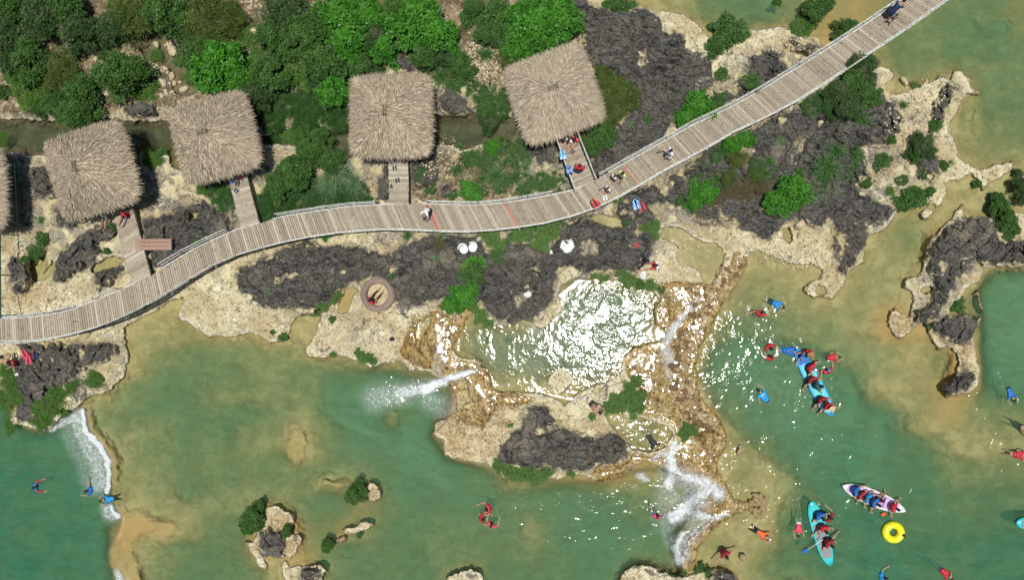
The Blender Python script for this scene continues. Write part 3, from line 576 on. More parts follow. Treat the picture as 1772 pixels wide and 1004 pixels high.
# ---------------------------------------------------------------- helpers for things
def tag(o, label=None, cat=None, group=None, kind=None):
    for k, v in (('label', label), ('category', cat), ('group', group), ('kind', kind)):
        if v: o[k] = v
    return o
def empty(name, loc=(0, 0, 0), rz=0, s=1.0):
    o = bpy.data.objects.new(name, None); COL.objects.link(o); o.location = loc; o.rotation_euler = (0, 0, rz); o.scale = (s, s, s); o.empty_display_size = .2; return o
class MB:
    """collects faces, builds one mesh object"""
    def __init__(s): s.v = []; s.f = []; s.mi = []; s.r = []
    def add(s, vs, fs, mi=0, r=None):
        b = len(s.v); s.v += [tuple(p) for p in vs]; s.f += [tuple(b + i for i in f) for f in fs]; s.mi += [mi] * len(fs); s.r += [random.random() if r is None else r] * len(vs)
    def box(s, c, sz, M3=None, mi=0, r=None):
        vs = []
        for i in (-.5, .5):
            for j in (-.5, .5):
                for k in (-.5, .5):
                    p = Vector((i * sz[0], j * sz[1], k * sz[2]))
                    if M3 is not None: p = M3 @ p
                    vs.append(p + Vector(c))
        s.add(vs, [(0, 1, 3, 2), (4, 6, 7, 5), (0, 4, 5, 1), (2, 3, 7, 6), (0, 2, 6, 4), (1, 5, 7, 3)], mi, r)
    def bar(s, a, b, w, h, mi=0, r=None):
        a, b = Vector(a), Vector(b); d = b - a; L = d.length
        x = d / L; up = Vector((0, 0, 1)) if abs(x.z) < .95 else Vector((0, 1, 0)); y = up.cross(x).normalized(); z = x.cross(y)
        s.box((a + b) / 2, (L, w, h), Matrix((x, y, z)).transposed(), mi, r)
    def tube(s, pts, rad, n=8, mi=0, close=False, r=None):
        pts = [Vector(p) for p in pts]; N = len(pts); rad = rad if isinstance(rad, (list, tuple)) else [rad] * N; vs = []; fs = []
        for i, p in enumerate(pts):
            a = pts[(i - 1) % N] if (i or close) else p; b = pts[(i + 1) % N] if (i < N - 1 or close) else p
            d = (b - a).normalized(); up = Vector((0, 0, 1)) if abs(d.z) < .9 else Vector((1, 0, 0)); u = d.cross(up).normalized(); w = u.cross(d)
            for k in range(n): t = 2 * math.pi * k / n; vs.append(p + (u * math.cos(t) + w * math.sin(t)) * rad[i])
        for i in range(N if close else N - 1):
            for k in range(n): j = (i + 1) % N; fs.append((i * n + k, i * n + (k + 1) % n, j * n + (k + 1) % n, j * n + k))
        if not close: fs.append(tuple(range(n - 1, -1, -1))); fs.append(tuple((N - 1) * n + k for k in range(n)))
        s.add(vs, fs, mi, r)
    def mesh(s, name, mats, smooth=False):
        me = bpy.data.meshes.new(name); me.from_pydata(s.v, [], s.f)
        for m in (mats if isinstance(mats, list) else [mats]): me.materials.append(m)
        me.polygons.foreach_set('material_index', np.array(s.mi, np.int32)); me.polygons.foreach_set('use_smooth', np.full(len(s.f), smooth))
        a = me.attributes.new('rnd', 'FLOAT', 'POINT'); a.data.foreach_set('value', np.array(s.r, np.float32)); me.update(); return me
    def build(s, name, mats, parent=None, smooth=False):
        o = bpy.data.objects.new(name, s.mesh(name, mats, smooth)); COL.objects.link(o); o.parent = parent; return o
def inst(name, me, parent=None, loc=(0, 0, 0), rot=(0, 0, 0), sc=(1, 1, 1)):
    o = bpy.data.objects.new(name, me); COL.objects.link(o); o.parent = parent; o.location = loc; o.rotation_euler = rot; o.scale = sc; return o

# ---------------------------------------------------------------- plants (unit meshes, radius 1)
def leaf_quads(pos, ax, nr, ln, wd, rnd, mats, name):
    """diamond leaves as one numpy mesh: centre, axis, normal"""
    ax = ax / np.linalg.norm(ax, axis=1, keepdims=True); sd = np.cross(nr, ax); sd /= np.linalg.norm(sd, axis=1, keepdims=True) + 1e-9
    ln = ln[:, None]; wd = wd[:, None]
    v = np.stack([pos, pos + ax * ln * .45 + sd * wd, pos + ax * ln, pos + ax * ln * .45 - sd * wd], 1)
    n = len(pos); me = bpy.data.meshes.new(name); me.vertices.add(4 * n); me.vertices.foreach_set('co', v.reshape(-1).astype(np.float32))
    me.loops.add(4 * n); me.loops.foreach_set('vertex_index', np.arange(4 * n, dtype=np.int32)); me.polygons.add(n); me.polygons.foreach_set('loop_start', np.arange(0, 4 * n, 4, dtype=np.int32))
    me.update(calc_edges=True); a = me.attributes.new('rnd', 'FLOAT', 'POINT'); a.data.foreach_set('value', np.repeat(rnd, 4).astype(np.float32)); me.materials.append(mats); return me
def crown_mesh(name, mat, nclump, nleaf, ln, wd, flat=.55, spread=.30, seed=0, rosette=False):
    r = np.random.default_rng(seed); P_, A_, N_, R_ = [], [], [], []
    # uneven outline: radial lobes
    ph = r.random(4) * 6.28
    for c in range(nclump):
        a = r.random() * 6.283; rr = math.sqrt(r.random()) * (.82 + .20 * math.sin(3 * a + ph[0]) + .13 * math.sin(5 * a + ph[1]) + .12 * math.sin(2 * a + ph[2])) * (1.22 if r.random() < .12 else 1)
        cz = flat * (1.0 - .75 * rr * rr) * (.65 + .5 * r.random()); cs = spread * (.65 + .7 * r.random()); k = int(nleaf * (.5 + r.random()))
        d = r.normal(size=(k, 3)); d /= np.linalg.norm(d, axis=1, keepdims=True); d[:, 2] = np.abs(d[:, 2]) * 1.1 - .35
        q = d * cs * (r.random((k, 1)) ** .4) * np.array([1, 1, .6]) + np.array([rr * math.cos(a), rr * math.sin(a), cz])
        ax = d * np.array([1, 1, .3]) + r.normal(size=(k, 3)) * .45; nr = np.array([0, 0, 1.0]) + r.normal(size=(k, 3)) * .5
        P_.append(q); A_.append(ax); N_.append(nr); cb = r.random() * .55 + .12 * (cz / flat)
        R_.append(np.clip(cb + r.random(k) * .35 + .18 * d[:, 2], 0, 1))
    # skirt of leaves near the base
    k = nclump * nleaf // 5; a = r.random(k) * 6.283; rr = np.sqrt(r.random(k)) * .8; P_.append(np.stack([rr * np.cos(a), rr * np.sin(a), flat * .25 * r.random(k)], 1)); A_.append(r.normal(size=(k, 3)) * [1, 1, .4]); N_.append([0, 0, 1.0] + r.normal(size=(k, 3)) * .4); R_.append(r.random(k) * .4)
    P_ = np.concatenate(P_); A_ = np.concatenate(A_); N_ = np.concatenate(N_); R_ = np.concatenate(R_); n = len(P_)
    return leaf_quads(P_, A_, N_, ln * (.6 + .8 * r.random(n)), wd * (.6 + .8 * r.random(n)), R_, mat, name)
def blade_mesh(name, mat, ntuft, nblade, ln, wd, arch=.5, seed=0, spread=.8):
    """arched blades of 3 segments in tufts"""
    r = np.random.default_rng(seed); V = []; F = []; RN = []; b = 0
    for c in range(ntuft):
        a0 = r.random() * 6.283; rr = math.sqrt(r.random()) * spread if ntuft > 1 else 0; cx, cy = rr * math.cos(a0), rr * math.sin(a0); tb = r.random() * .4; lean = a0 if ntuft > 1 else 0
        for i in range(nblade):
            a = r.random() * 6.283; L = ln * (.5 + .7 * r.random()); tilt = (.25 + .75 * r.random()); sd = np.array([-math.sin(a), math.cos(a), 0]); out = np.array([math.cos(a), math.sin(a), 0])
            w = wd * (.6 + .7 * r.random()); rn = np.clip(tb + .6 * r.random(), 0, 1); p0 = np.array([cx, cy, 0]) + r.normal(size=3) * [.05, .05, 0]
            tw = r.normal() * .25; out2 = np.array([math.cos(a + tw), math.sin(a + tw), 0])
            for s_ in range(4):
                t = s_ / 3; p = p0 + out * L * tilt * t * .75 + out2 * L * tilt * t * t * .35 + np.array([0, 0, L * (1.15 * t - arch * 1.25 * t * t) * (1.15 - tilt * .5)]); ww = w * (1 - t * .95)
                V.append(p + sd * ww); V.append(p - sd * ww); RN += [rn, rn]
            for s_ in range(3): F.append((b + 2 * s_, b + 2 * s_ + 1, b + 2 * s_ + 3, b + 2 * s_ + 2))
            b += 8
    me = bpy.data.meshes.new(name); me.from_pydata([tuple(v) for v in V], [], F); a = me.attributes.new('rnd', 'FLOAT', 'POINT'); a.data.foreach_set('value', np.array(RN, np.float32)); me.materials.append(mat); me.update(); return me
def stem_mesh(name, h, n, mat, spread=.5, seed=0):
    r = random.Random(seed); m = MB(); m.tube([(0, 0, -.25), (0.02, 0, h * .3), (.04, .03, h * .55)], [.07, .05, .03], 6)
    for i in range(n):
        a = i * 6.283 / n + r.random(); L = spread * (.6 + .5 * r.random()); z0 = h * (.15 + .3 * r.random())
        p1 = (L * .5 * math.cos(a), L * .5 * math.sin(a), z0 + h * .25); p2 = (L * math.cos(a + .2), L * math.sin(a + .2), z0 + h * .45)
        m.tube([(0, 0, z0), p1, p2], [.03, .02, .008], 5)
        for q in range(2):
            b = a + r.uniform(-.9, .9); m.tube([p1, (p1[0] + .3 * math.cos(b), p1[1] + .3 * math.sin(b), p1[2] + h * .22)], [.014, .005], 4)
    return m.mesh(name, mat)
CR = {
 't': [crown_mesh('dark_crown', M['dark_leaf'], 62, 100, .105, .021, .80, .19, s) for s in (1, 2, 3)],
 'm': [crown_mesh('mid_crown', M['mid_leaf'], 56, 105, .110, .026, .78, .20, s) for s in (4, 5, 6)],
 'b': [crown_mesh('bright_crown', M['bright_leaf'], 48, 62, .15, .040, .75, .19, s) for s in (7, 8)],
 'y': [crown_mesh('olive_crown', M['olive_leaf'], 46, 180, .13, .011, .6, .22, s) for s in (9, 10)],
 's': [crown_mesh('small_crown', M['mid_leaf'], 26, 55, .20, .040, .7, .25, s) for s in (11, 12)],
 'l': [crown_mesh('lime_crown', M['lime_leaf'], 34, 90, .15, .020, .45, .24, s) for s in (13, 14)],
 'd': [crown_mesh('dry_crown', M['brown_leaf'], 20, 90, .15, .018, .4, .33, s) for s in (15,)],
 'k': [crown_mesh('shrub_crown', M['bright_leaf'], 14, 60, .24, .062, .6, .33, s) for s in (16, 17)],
}
BL = {
 'g': [blade_mesh('tuft_blades', M['pale_blade'], 1, 150, 1.0, .022, .62, s) for s in (1, 2)],
 'G': [blade_mesh('tuft_blades', M['grass_blade'], 1, 190, 1.0, .024, .62, s) for s in (3, 4)],
 'c': [blade_mesh('dense_blades', M['dark_blade'], 60, 46, .34, .012, .5, s) for s in (5, 6)],
 'C': [blade_mesh('dense_blades', M['grass_blade'], 46, 40, .36, .014, .5, s) for s in (7, 8)],
}
STEM = [stem_mesh('stem', .75, 6, M['bark'], .6, s) for s in (1, 2, 3)]
LOOK = {'t': ('bush', 'dark green fine-leaved bush'), 'm': ('bush', 'green leafy bush'), 'b': ('bush', 'bright green broad-leaved bush'), 'y': ('bush', 'olive feathery bush'), 's': ('shrub', 'small green shrub'), 'l': ('shrub', 'low yellow-green shrub'),
        'd': ('shrub', 'dry brownish shrub'), 'k': ('shrub', 'bright green big-leaved shrub'), 'g': ('grass_tuft', 'pale long-bladed grass tuft'), 'G': ('grass_tuft', 'long-bladed green grass tuft'), 'c': ('grass_clump', 'dense dark grass clump'), 'C': ('grass_clump', 'dense green grass clump')}
HT = {'t': 1.0, 'm': 1.0, 'b': 1.0, 'y': .8, 's': .8, 'l': .5, 'd': .5, 'k': .7}
PLANTS = '''t90,30,40 m28,15,32 t150,62,36 m122,18,36 y240,22,43 m300,30,40 t200,55,27 m62,112,36 t22,92,34 l52,152,34 y108,128,34 m150,168,34 m142,196,31 m102,182,23 m220,128,41 l250,152,23 m70,190,14 t16,45,27 m330,12,24
y362,38,44 y378,85,30 y352,18,34 y400,30,30 m345,95,30 l338,130,20 t500,28,37 m484,66,35 m540,55,39 b592,30,39 l522,110,39 m472,132,35 m562,118,37 b610,75,37 t450,170,28 l455,100,24 m500,85,28 b580,160,28 t650,70,28 m625,112,22 l430,60,19 b640,28,33 m702,18,30 b720,44,44 b752,66,38 m740,95,28 t690,60,26 b612,20,30
c502,172,34 c560,185,38 c600,160,30 c470,200,30 c530,202,30 c590,205,26 c640,120,30 c620,100,24 b668,85,28 c480,228,22 l500,232,16
b385,118,42 b418,138,28 b360,130,26 b408,100,22 t430,150,22 G765,132,30 m790,110,20 s805,125,18 s785,150,14 G800,100,20 G840,95,22 s860,22,24 s882,60,28 m845,64,22 m820,15,18 y885,105,20 t770,96,19 s812,30,16 s836,38,14
b932,42,44 b966,30,40 b905,75,30 b945,72,28 b900,30,26 b975,60,20 b880,82,16 s1075,12,18 s1050,8,9 C852,168,28 C825,160,22 t848,214,17 C880,172,22 C865,188,20 s836,190,12
C866,262,30 C900,272,24 C842,278,20 G858,305,30 C925,322,28 C955,318,26 G890,308,24 c905,335,16 s812,275,14 k820,338,14 G790,295,16 G795,255,12 k805,322,10 C835,330,12
y1046,160,26 y1082,168,28 y1060,192,26 y1046,132,20 m1042,238,24 m1020,252,16 y1018,232,16 s1030,258,14 s1055,214,16
b1208,186,26 b1186,206,20 b1232,196,20 s1240,180,16 C1215,205,16 s1256,62,26 s1236,80,18 s1276,58,20 s1262,36,12 s1300,142,15 s1248,128,12 m1298,205,12
m1408,22,22 m1428,8,16 l1384,50,18 l1400,44,12 m1464,50,20 m1452,62,14 m1345,3,8
t1478,118,28 t1496,108,20 m1470,150,28 t1448,165,26 m1492,170,24 t1465,190,22 c1440,190,18 G1418,170,26 C1405,185,20 m1510,165,14 t1500,140,16 G1492,208,20
b1372,335,28 b1340,352,22 k1358,360,14 k1390,325,14 G1430,288,34 G1448,262,24 G1418,305,24 G1462,300,20 g1440,335,22 C1440,235,18 s1482,268,12 g1405,345,16
d1290,330,20 d1270,325,18 d1238,345,20 y1305,305,14 b1216,336,22 b1200,350,14 G1250,262,24 G1232,280,24 b1268,250,16 b1290,242,14 y1275,275,16 G1240,310,18 G1195,360,14 C1302,240,12 d1320,325,14 G1382,300,16 s1318,302,10
t1590,252,20 t1604,262,16 m1578,268,14 s1580,342,22 s1560,350,14 s1526,278,14 C1560,312,12 s1618,216,12 G1562,182,14 l1584,150,9 s1632,285,10 s1608,330,9 G1645,282,9 m1690,318,8 s1500,318,10 s1540,240,10
m1725,358,20 m1738,382,20 m1722,342,12 m1752,398,12 t1766,322,16 t1768,345,12 s1745,410,9 t1760,300,9 s1656,528,14 s1608,562,6
m516,300,34 m545,262,28 m490,322,26 m560,240,20 c478,352,34 c520,352,38 c560,345,36 c600,348,28 c500,320,30 c590,318,26 c622,335,20 m575,275,24 g585,300,38 g612,320,30 g568,322,30 m530,235,20 c462,372,20 c640,352,14
C380,335,20 C396,352,18 c412,338,14 l350,325,12 G385,340,22 l265,275,16 s282,265,9 G385,362,14
s820,470,18 k822,462,18 s808,482,12 b800,512,22 b780,525,16 k795,528,14 b815,505,14 l835,542,16 C730,300,14 C745,325,12 C868,320,16 C905,255,18 b852,255,14 G835,310,14 C780,335,12 G905,270,14 C1310,285,14 C1250,335,16 y1262,310,16 d1225,330,16 C1340,300,14 G1330,280,16 C1380,355,12 C1420,320,16 G1480,285,16 g1350,245,14 C1210,310,12 s1175,345,9 C1520,300,10 l1540,330,9 C1600,300,10 g1510,350,10 C1120,205,10 g1090,215,10 l845,556,12 l820,528,12 k808,330,12 G706,408,14 g765,410,16 d760,425,12 G680,478,9 g755,445,10
l852,415,16 l868,432,14 l842,405,14 C862,445,14 C925,405,24 l905,402,22 l950,398,22 l935,425,14 C970,392,14 C890,415,14 l1125,392,18 l1112,398,10 k1070,345,10 l1085,480,15 l1075,470,10 l1125,492,13 s1108,492,9 l1045,478,10 C1145,500,9 l1100,486,10 l1030,474,8 C1085,385,7
l575,515,12 l560,528,10 l548,540,10 k565,408,8 l582,508,8 l635,618,13 l622,612,9 l645,626,8 l576,612,7 s575,553,6 s490,584,8 s472,575,5 g463,505,9 G455,512,8 l880,588,5
m620,852,19 m612,862,12 m440,895,22 m432,912,14 m450,878,12 m497,920,11 m568,943,13 s622,928,5 l845,590,6
l915,818,22 l885,815,20 l945,814,18 l865,808,12 l988,818,9 l1088,690,20 l1070,700,20 l1100,705,16 l1105,688,14 l1052,708,12 l1100,662,14 l1090,672,12 l1192,745,13 l1185,752,11 l1198,738,10 l1025,722,7 l883,735,6 C1186,992,9 C1215,990,15 C1228,994,9 C1165,1000,6
l88,702,22 l72,724,20 l98,684,16 l20,662,20 l12,642,14 l30,690,16 l20,735,14 l165,658,16 l122,672,10 l62,705,14 l5,690,16 l130,665,8 l110,715,9
g72,382,14 s75,415,12 s62,438,12 s44,452,10 s198,395,9 s185,434,6 C345,420,12 s18,372,8 l5,240,12 l215,262,8 s5,160,14 m5,70,16 k1205,322,12 k1360,328,16 s1232,46,8
G205,70,20 G330,70,18 G150,215,16 G480,170,24 G640,150,22 G690,140,18 G735,125,16 l270,95,12 l310,105,10 l185,95,14 s380,60,14 G440,95,18 l25,130,16 l130,90,14'''
def parse(s):
    out = []
    for tk in s.split():
        a = tk[1:].split(','); out.append((tk[0], float(a[0]), float(a[1]), float(a[2])))
    return out
LMK = [('the half-seen leftmost hut', -10, 330), ('the second hut from the left', 155, 293), ('the middle-left hut', 368, 237), ('the square middle hut', 675, 198), ('the rightmost thatched hut', 959, 160), ('the wicker nest ring', 652, 510), ('the reddish plank bench', 283, 425),
       ('the glinting pool', 1050, 560), ('the stone dam', 1240, 500), ('the navy-dressed walker', 1553, 12), ('the pale-blue-skirted walker', 1160, 262), ('the long blue board', 1408, 660), ('the islet with three shrubs', 480, 925), ('the small ring islet', 640, 850), ('the left ledge fall', 175, 790),
       ('the cracked right rock island', 1670, 430), ('the white spit', 1650, 160), ('the big dark upper rock', 1130, 110), ('the white plastic chairs', 814, 430), ('the crouching shirtless person', 1033, 710), ('the cluster of red jackets', 50, 617), ('the foaming falls', 1200, 850), ('the white flat stone', 980, 425),
       ('the grey-capped walker', 735, 367), ('the small plank deck', 690, 320), ('the top left corner', 40, 20), ('the stony stream bed', 270, 90), ('the top right creek', 1420, 30), ('the dark rock behind the dam', 970, 770), ('the boardwalk bend', 450, 400), ('the dark leaning bush stand', 560, 90), ('the folded jackets rock', 1105, 357),
       ('the small pebble pool', 1100, 745), ('the bottom edge', 1180, 1000), ('the two-handed spit', 1600, 340), ('the pit pools', 70, 465), ('the boardwalk red stripes', 820, 370), ('the cream tongue rock', 570, 590), ('the right bank point', 1430, 500)]
_used = {}
def where(look, x, y):
    """a label by the nearest landmark and side, made unique by order"""
    c = sorted(LMK, key=lambda l: math.hypot(l[1] - x, l[2] - y))
    for rank in ('', 'farther '):
        for nm, lx, ly in c[:3]:
            dx, dy = x - lx, y - ly; ang = math.degrees(math.atan2(-dy, dx)) % 360
            side = ['right of', 'up and right of', 'above', 'up and left of', 'left of', 'down and left of', 'below', 'down and right of'][int((ang + 22.5) // 45) % 8]
            lab = f'{look} {rank}{side} {nm}'
            if lab not in _used: _used[lab] = 1; return lab
    k = 2; base = f'{look} {side} {nm}'
    while True:
        lab = f"{look}, {['', '', 'second', 'third', 'fourth', 'fifth', 'sixth', 'seventh', 'eighth', 'ninth', 'tenth'][k]} one {side} {nm}"
        if lab not in _used: _used[lab] = 1; return lab
        k += 1
GRP = {'bush': 'bushes of the bank', 'shrub': 'low shrubs among the rocks', 'grass_tuft': 'long grass tufts', 'grass_clump': 'dense grass clumps'}
for kd, x, y, rpx in parse(PLANTS):
    nm, look = LOOK[kd]; r = rpx * mpp(x) ; g0 = max(gz(x, y), wz(x, y) - .05)
    hgt = 0 if kd in BL else r * HT[kd] * .35
    X, Y, _ = P(x, y, g0 + hgt * .8); rz = random.uniform(0, 6.28); asp = random.uniform(.9, 1.1)
    lab = where(look, x, y)
    if kd in BL:
        sc = r * (1.15 if kd in 'gG' else 1.12); o = inst(nm, random.choice(BL[kd]), None, (X, Y, g0 - .02), (0, 0, rz), (sc * asp, sc / asp, sc * (.75 if kd in 'gG' else 1.2)))
        tag(o, lab, 'grass', GRP[nm])
    else:
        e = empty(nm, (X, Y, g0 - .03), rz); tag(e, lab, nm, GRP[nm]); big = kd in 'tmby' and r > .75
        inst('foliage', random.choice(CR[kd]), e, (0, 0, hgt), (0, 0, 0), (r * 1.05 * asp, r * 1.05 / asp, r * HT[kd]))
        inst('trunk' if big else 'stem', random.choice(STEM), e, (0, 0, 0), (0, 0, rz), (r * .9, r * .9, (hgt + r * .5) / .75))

BARE = [stem_mesh('bare_twigs', 1.3, 11, M['deadwood'], 1.0, q) for q in (31, 32)]
for x, y, rp, lb in ((590, 35, 30, 'bare grey twiggy shrub among green bushes top centre'), (575, 95, 26, 'bare grey branches left above the square middle hut'), (640, 60, 24, 'thin leafless branches over the dark gap between bushes'), (28, 62, 26, 'leafless grey shrub near the top left corner'), (205, 118, 22, 'grey leafless twigs over the round bush by the stream'), (1068, 62, 12, 'small dry branch lying on the big dark upper rock'), (50, 100, 20, 'dry pale twigs on the far left slope'), (690, 75, 20, 'fallen grey branches by the dark gap')):
    r = rp * mpp(x); X, Y, _ = P(x, y, .8); inst('bare_shrub', random.choice(BARE), None, (X, Y, .35), (0, 0, random.random() * 6), (r, r, r)); tag(COL.objects[-1], lb, 'shrub', 'leafless shrubs')
# ---------------------------------------------------------------- boulders
def stone_mesh(seed, mat):
    r = random.Random(seed); bm = bmesh.new(); bmesh.ops.create_icosphere(bm, subdivisions=2, radius=1)
    pl = [(Vector((r.gauss(0, 1), r.gauss(0, 1), r.gauss(0, .8))).normalized(), r.uniform(.55, .85)) for _ in range(9)]
    for v in bm.verts:
        for n, d in pl:
            k = v.co.dot(n) - d
            if k > 0: v.co -= n * k * .85
        v.co *= 1 + r.uniform(-.03, .03)
    me = bpy.data.meshes.new('boulder'); bm.to_mesh(me); bm.free(); me.materials.append(mat)
    a = me.attributes.new('rnd', 'FLOAT', 'POINT'); return me
ST = {k: [stone_mesh(i + j, M[m]) for i in range(5)] for j, (k, m) in enumerate((('p', 'stone'), ('w', 'wetstone'), ('n', 'brownstone'), ('x', 'whitestone')))}
def boulder(kd, x, y, rpx, lab, grp=None, name='boulder', flat=.6, el=None, rz=None, bury=.3):
    r = rpx * mpp(x); g0 = max(gz(x, y), wz(x, y) - .03); X, Y, _ = P(x, y, g0)
    el = el or random.uniform(.8, 1.25)
    o = inst(name, random.choice(ST[kd]), None, (X, Y, g0 + r * flat * (.5 - bury)), (random.uniform(-.2, .2), random.uniform(-.2, .2), random.uniform(0, 6.28) if rz is None else rz), (r * el, r / el, r * flat)); return tag(o, lab, 'rock', grp)
S_ = 460 / 1358
for i, (a, b, c) in enumerate([(515,175,27),(478,190,12),(395,260,20),(462,250,24),(800,225,16),(855,228,15),(890,258,31),(492,300,15),(790,340,28),(845,358,22),(875,390,20),(832,418,23),(890,425,15),(920,418,11),(850,470,15),(880,470,12),(828,487,16),(543,478,18),(635,230,11),(620,210,9),(695,185,11),(150,538,26),(545,238,10),(868,215,16),(940,455,20),(495,235,12),(590,30,24),(960,80,22),(345,258,9),(665,282,10),(1300,160,26),(1340,215,12),(1265,325,16),(1250,255,10),(1215,70,12),(1275,40,12),(1310,30,10),(65,140,14),(130,175,16),(165,190,10),(90,115,12),(45,120,9),(30,445,18),(155,500,18),(115,520,12)]):
    boulder('p', a * S_, b * S_, c * S_ * 1.1, where(('large' if c > 24 else 'middling') + ' pale boulder', a * S_, b * S_) if c > 14 else 'small pale boulder in the brown stream bed above the huts', 'pale boulders of the stream bed')
random.seed(21)
DAM = [(1285,448),(1268,465),(1250,492),(1228,522),(1208,556),(1190,592),(1180,630),(1180,665),(1192,700),(1212,722),(1236,742)]
def along(pts, t):
    L = [math.dist(pts[i], pts[i + 1]) for i in range(len(pts) - 1)]; d = t * sum(L)
    for i, l in enumerate(L):
        if d <= l or i == len(L) - 1: u = d / l; return (pts[i][0] + (pts[i + 1][0] - pts[i][0]) * u, pts[i][1] + (pts[i + 1][1] - pts[i][1]) * u, math.atan2(pts[i + 1][1] - pts[i][1], pts[i + 1][0] - pts[i][0]))
        d -= l
for i in range(230):
    x, y, a = along(DAM, random.random()); o = random.gauss(0, 1) * 9 + 3; o = max(-18, min(18, o)); x2, y2 = x - math.sin(a) * o, y + math.cos(a) * o
    side = x2 - x
    kd = random.choice('nnw') if side < -2 and y > 520 else random.choice('wwpn')
    boulder(kd, x2, y2, random.uniform(3, 6.8), 'small stone packed into the long stone dam', 'stones of the dam', 'dam_stone', .7)
for i in range(26):
    a = random.random() * 6.28; q = math.sqrt(random.random()); boulder('w', 1311 + q * 15 * math.cos(a), 875 + q * 20 * math.sin(a), random.uniform(3.5, 6.5), 'small stone heaped beside the curved falls lip', 'stones of the heap', 'heap_stone', .8)
for i in range(60):
    x, y = random.choice([(30, 60), (110, 60), (425, 60), (440, 15), (790, 60), (410, 200), (40, 180)]); x += random.gauss(0, 24); y += random.gauss(0, 22)
    if y < 195: boulder('p', x, max(2, y), random.uniform(2, 5), 'little pale stone strewn between the upper left bushes', 'small strewn stones', 'small_stone')
boulder('w', 829, 630, 6, 'upper tan rock at the head of the narrow white chute'); boulder('w', 834, 640, 7, 'middle tan rock at the head of the narrow white chute'); boulder('w', 826, 648, 5, 'lowest tan rock at the head of the narrow white chute')
boulder('w', 1280, 780, 8, 'rounded lone rock in tan shallows right of the falls', el=1.3, rz=1.2); boulder('w', 1286, 966, 8, 'squarish brown rock near the swimmer in dark red', el=1)
boulder('x', 981, 425, 15, 'large whitewashed flat stone on dark rock', el=1.15, rz=1.4, flat=.35, name='white_stone'); boulder('x', 955, 437, 5, 'small round whitewashed stone beside the large white one', el=1, flat=.5, name='white_stone')
boulder('x', 914, 509, 7.5, 'whitewashed stone on dark rock above the sandy pool', el=1.15, rz=.2, flat=.5, name='white_stone'); boulder('x', 1113, 474, 9, 'upright whitewashed stone by the seated pair', el=1.35, rz=1.4, flat=.4, name='white_stone')
boulder('x', 1012, 690, 4, 'pebble-sized white stone left of the shirtless person', el=1, name='white_stone')
boulder('p', 1385, 388, 11, 'rounded grey-tan boulder on the right bank shelf', el=1.1, flat=.8); boulder('p', 1565, 140, 8, 'cream rock alone in the shallows above the spit', el=1.2, rz=-1); boulder('p', 1400, 400, 6, 'lesser boulder beside the rounded one on the right bank')
boulder('n', 1021, 793, 5, 'nearly black stone on the dark rock behind the dam', flat=.8)
def pebbles(name, x, y, rx, ry, n, mat, label):
    m = MB(); r = random.Random(n)
    for i in range(n):
        a = r.random() * 6.28; q = math.sqrt(r.random()); px, py = x + q * rx * math.cos(a), y + q * ry * math.sin(a); z = gz(px, py); s_ = r.uniform(.03, .085); X, Y, _ = P(px, py, z)
        m.box((X, Y, z + s_ * .25), (s_ * r.uniform(.8, 1.5), s_, s_ * .7), Matrix.Rotation(r.random() * 3, 3, 'Z') @ Matrix.Rotation(r.uniform(-.5, .5), 3, 'X'))
    tag(m.build(name, mat), label, 'gravel', kind='stuff')
pebbles('gravel', 840, 110, 45, 55, 800, M['stone'], 'tan broken gravel under the bushes left of the rightmost hut')
pebbles('gravel', 620, 590, 70, 24, 350, M['stone'], 'cream rubble on the tongue rock below the nest')
pebbles('gravel', 60, 70, 70, 70, 450, M['stone'], 'pale gravel between the upper left bushes')
pebbles('gravel', 1600, 160, 36, 24, 180, M['stone'], 'cream rubble on the white spit')
pebbles('gravel', 120, 520, 90, 26, 260, M['stone'], 'loose cream chips on the pale rock above the boardwalk left end')
pebbles('gravel', 1370, 445, 60, 20, 300, M['stone'], 'loose cream chips along the right bank shelf')
pebbles('gravel', 1190, 420, 30, 22, 160, M['stone'], 'loose cream chips by the tan creek pool')
pebbles('gravel', 1575, 215, 45, 45, 200, M['stone'], 'cream rubble on the bank behind the spit')
pebbles('gravel', 760, 270, 50, 40, 260, M['stone'], 'stone chips between the middle huts')
pebbles('gravel', 1150, 470, 45, 18, 240, M['stone'], 'stone chips beside the seated pair')
pebbles('gravel', 400, 540, 60, 22, 200, M['stone'], 'cream chips on the shore below the boardwalk bend')
pebbles('gravel', 1345, 72, 60, 20, 160, M['stone'], 'cream rubble between the dark rocks above the boardwalk')
# ---------------------------------------------------------------- boardwalk
random.seed(5)
DECK = 0.95
TOP = [(-60,552),(0,552),(51,550),(115,540),(166,521),(217,499),(261,479),(288,460),(342,428),(406,399),(450,386),(484,376),(545,366),(609,357),(674,354),(745,353),(819,356),(877,351),(941,340),(995,329),(1029,312),(1080,283),(1192,220),(1263,186),(1312,159),(1380,117),(1431,85),(1491,46),(1549,7),(1610,-38)]
BOT = [(-60,590),(0,590),(61,589),(119,579),(190,559),(251,530),(315,493),(362,462),(417,438),(460,426),(491,418),(552,406),(609,399),(674,395),(745,398),(816,400),(884,394),(948,384),(1012,366),(1056,347),(1100,322),(1151,292),(1205,264),(1273,224),(1312,208),(1380,172),(1447,128),(1502,91),(1569,46),(1650,-12)]
def resamp(pts, n):
    p = np.array(pts, float); d = np.r_[0, np.cumsum(np.hypot(*np.diff(p, axis=0).T))]; t = np.linspace(0, d[-1], n); q = np.stack([np.interp(t, d, p[:, 0]), np.interp(t, d, p[:, 1])], 1)
    for _ in range(6): q[1:-1] = (q[:-2] + 2 * q[1:-1] + q[2:]) / 4
    return q
NP_ = 460
Tq, Bq = resamp(TOP, NP_), resamp(BOT, NP_)
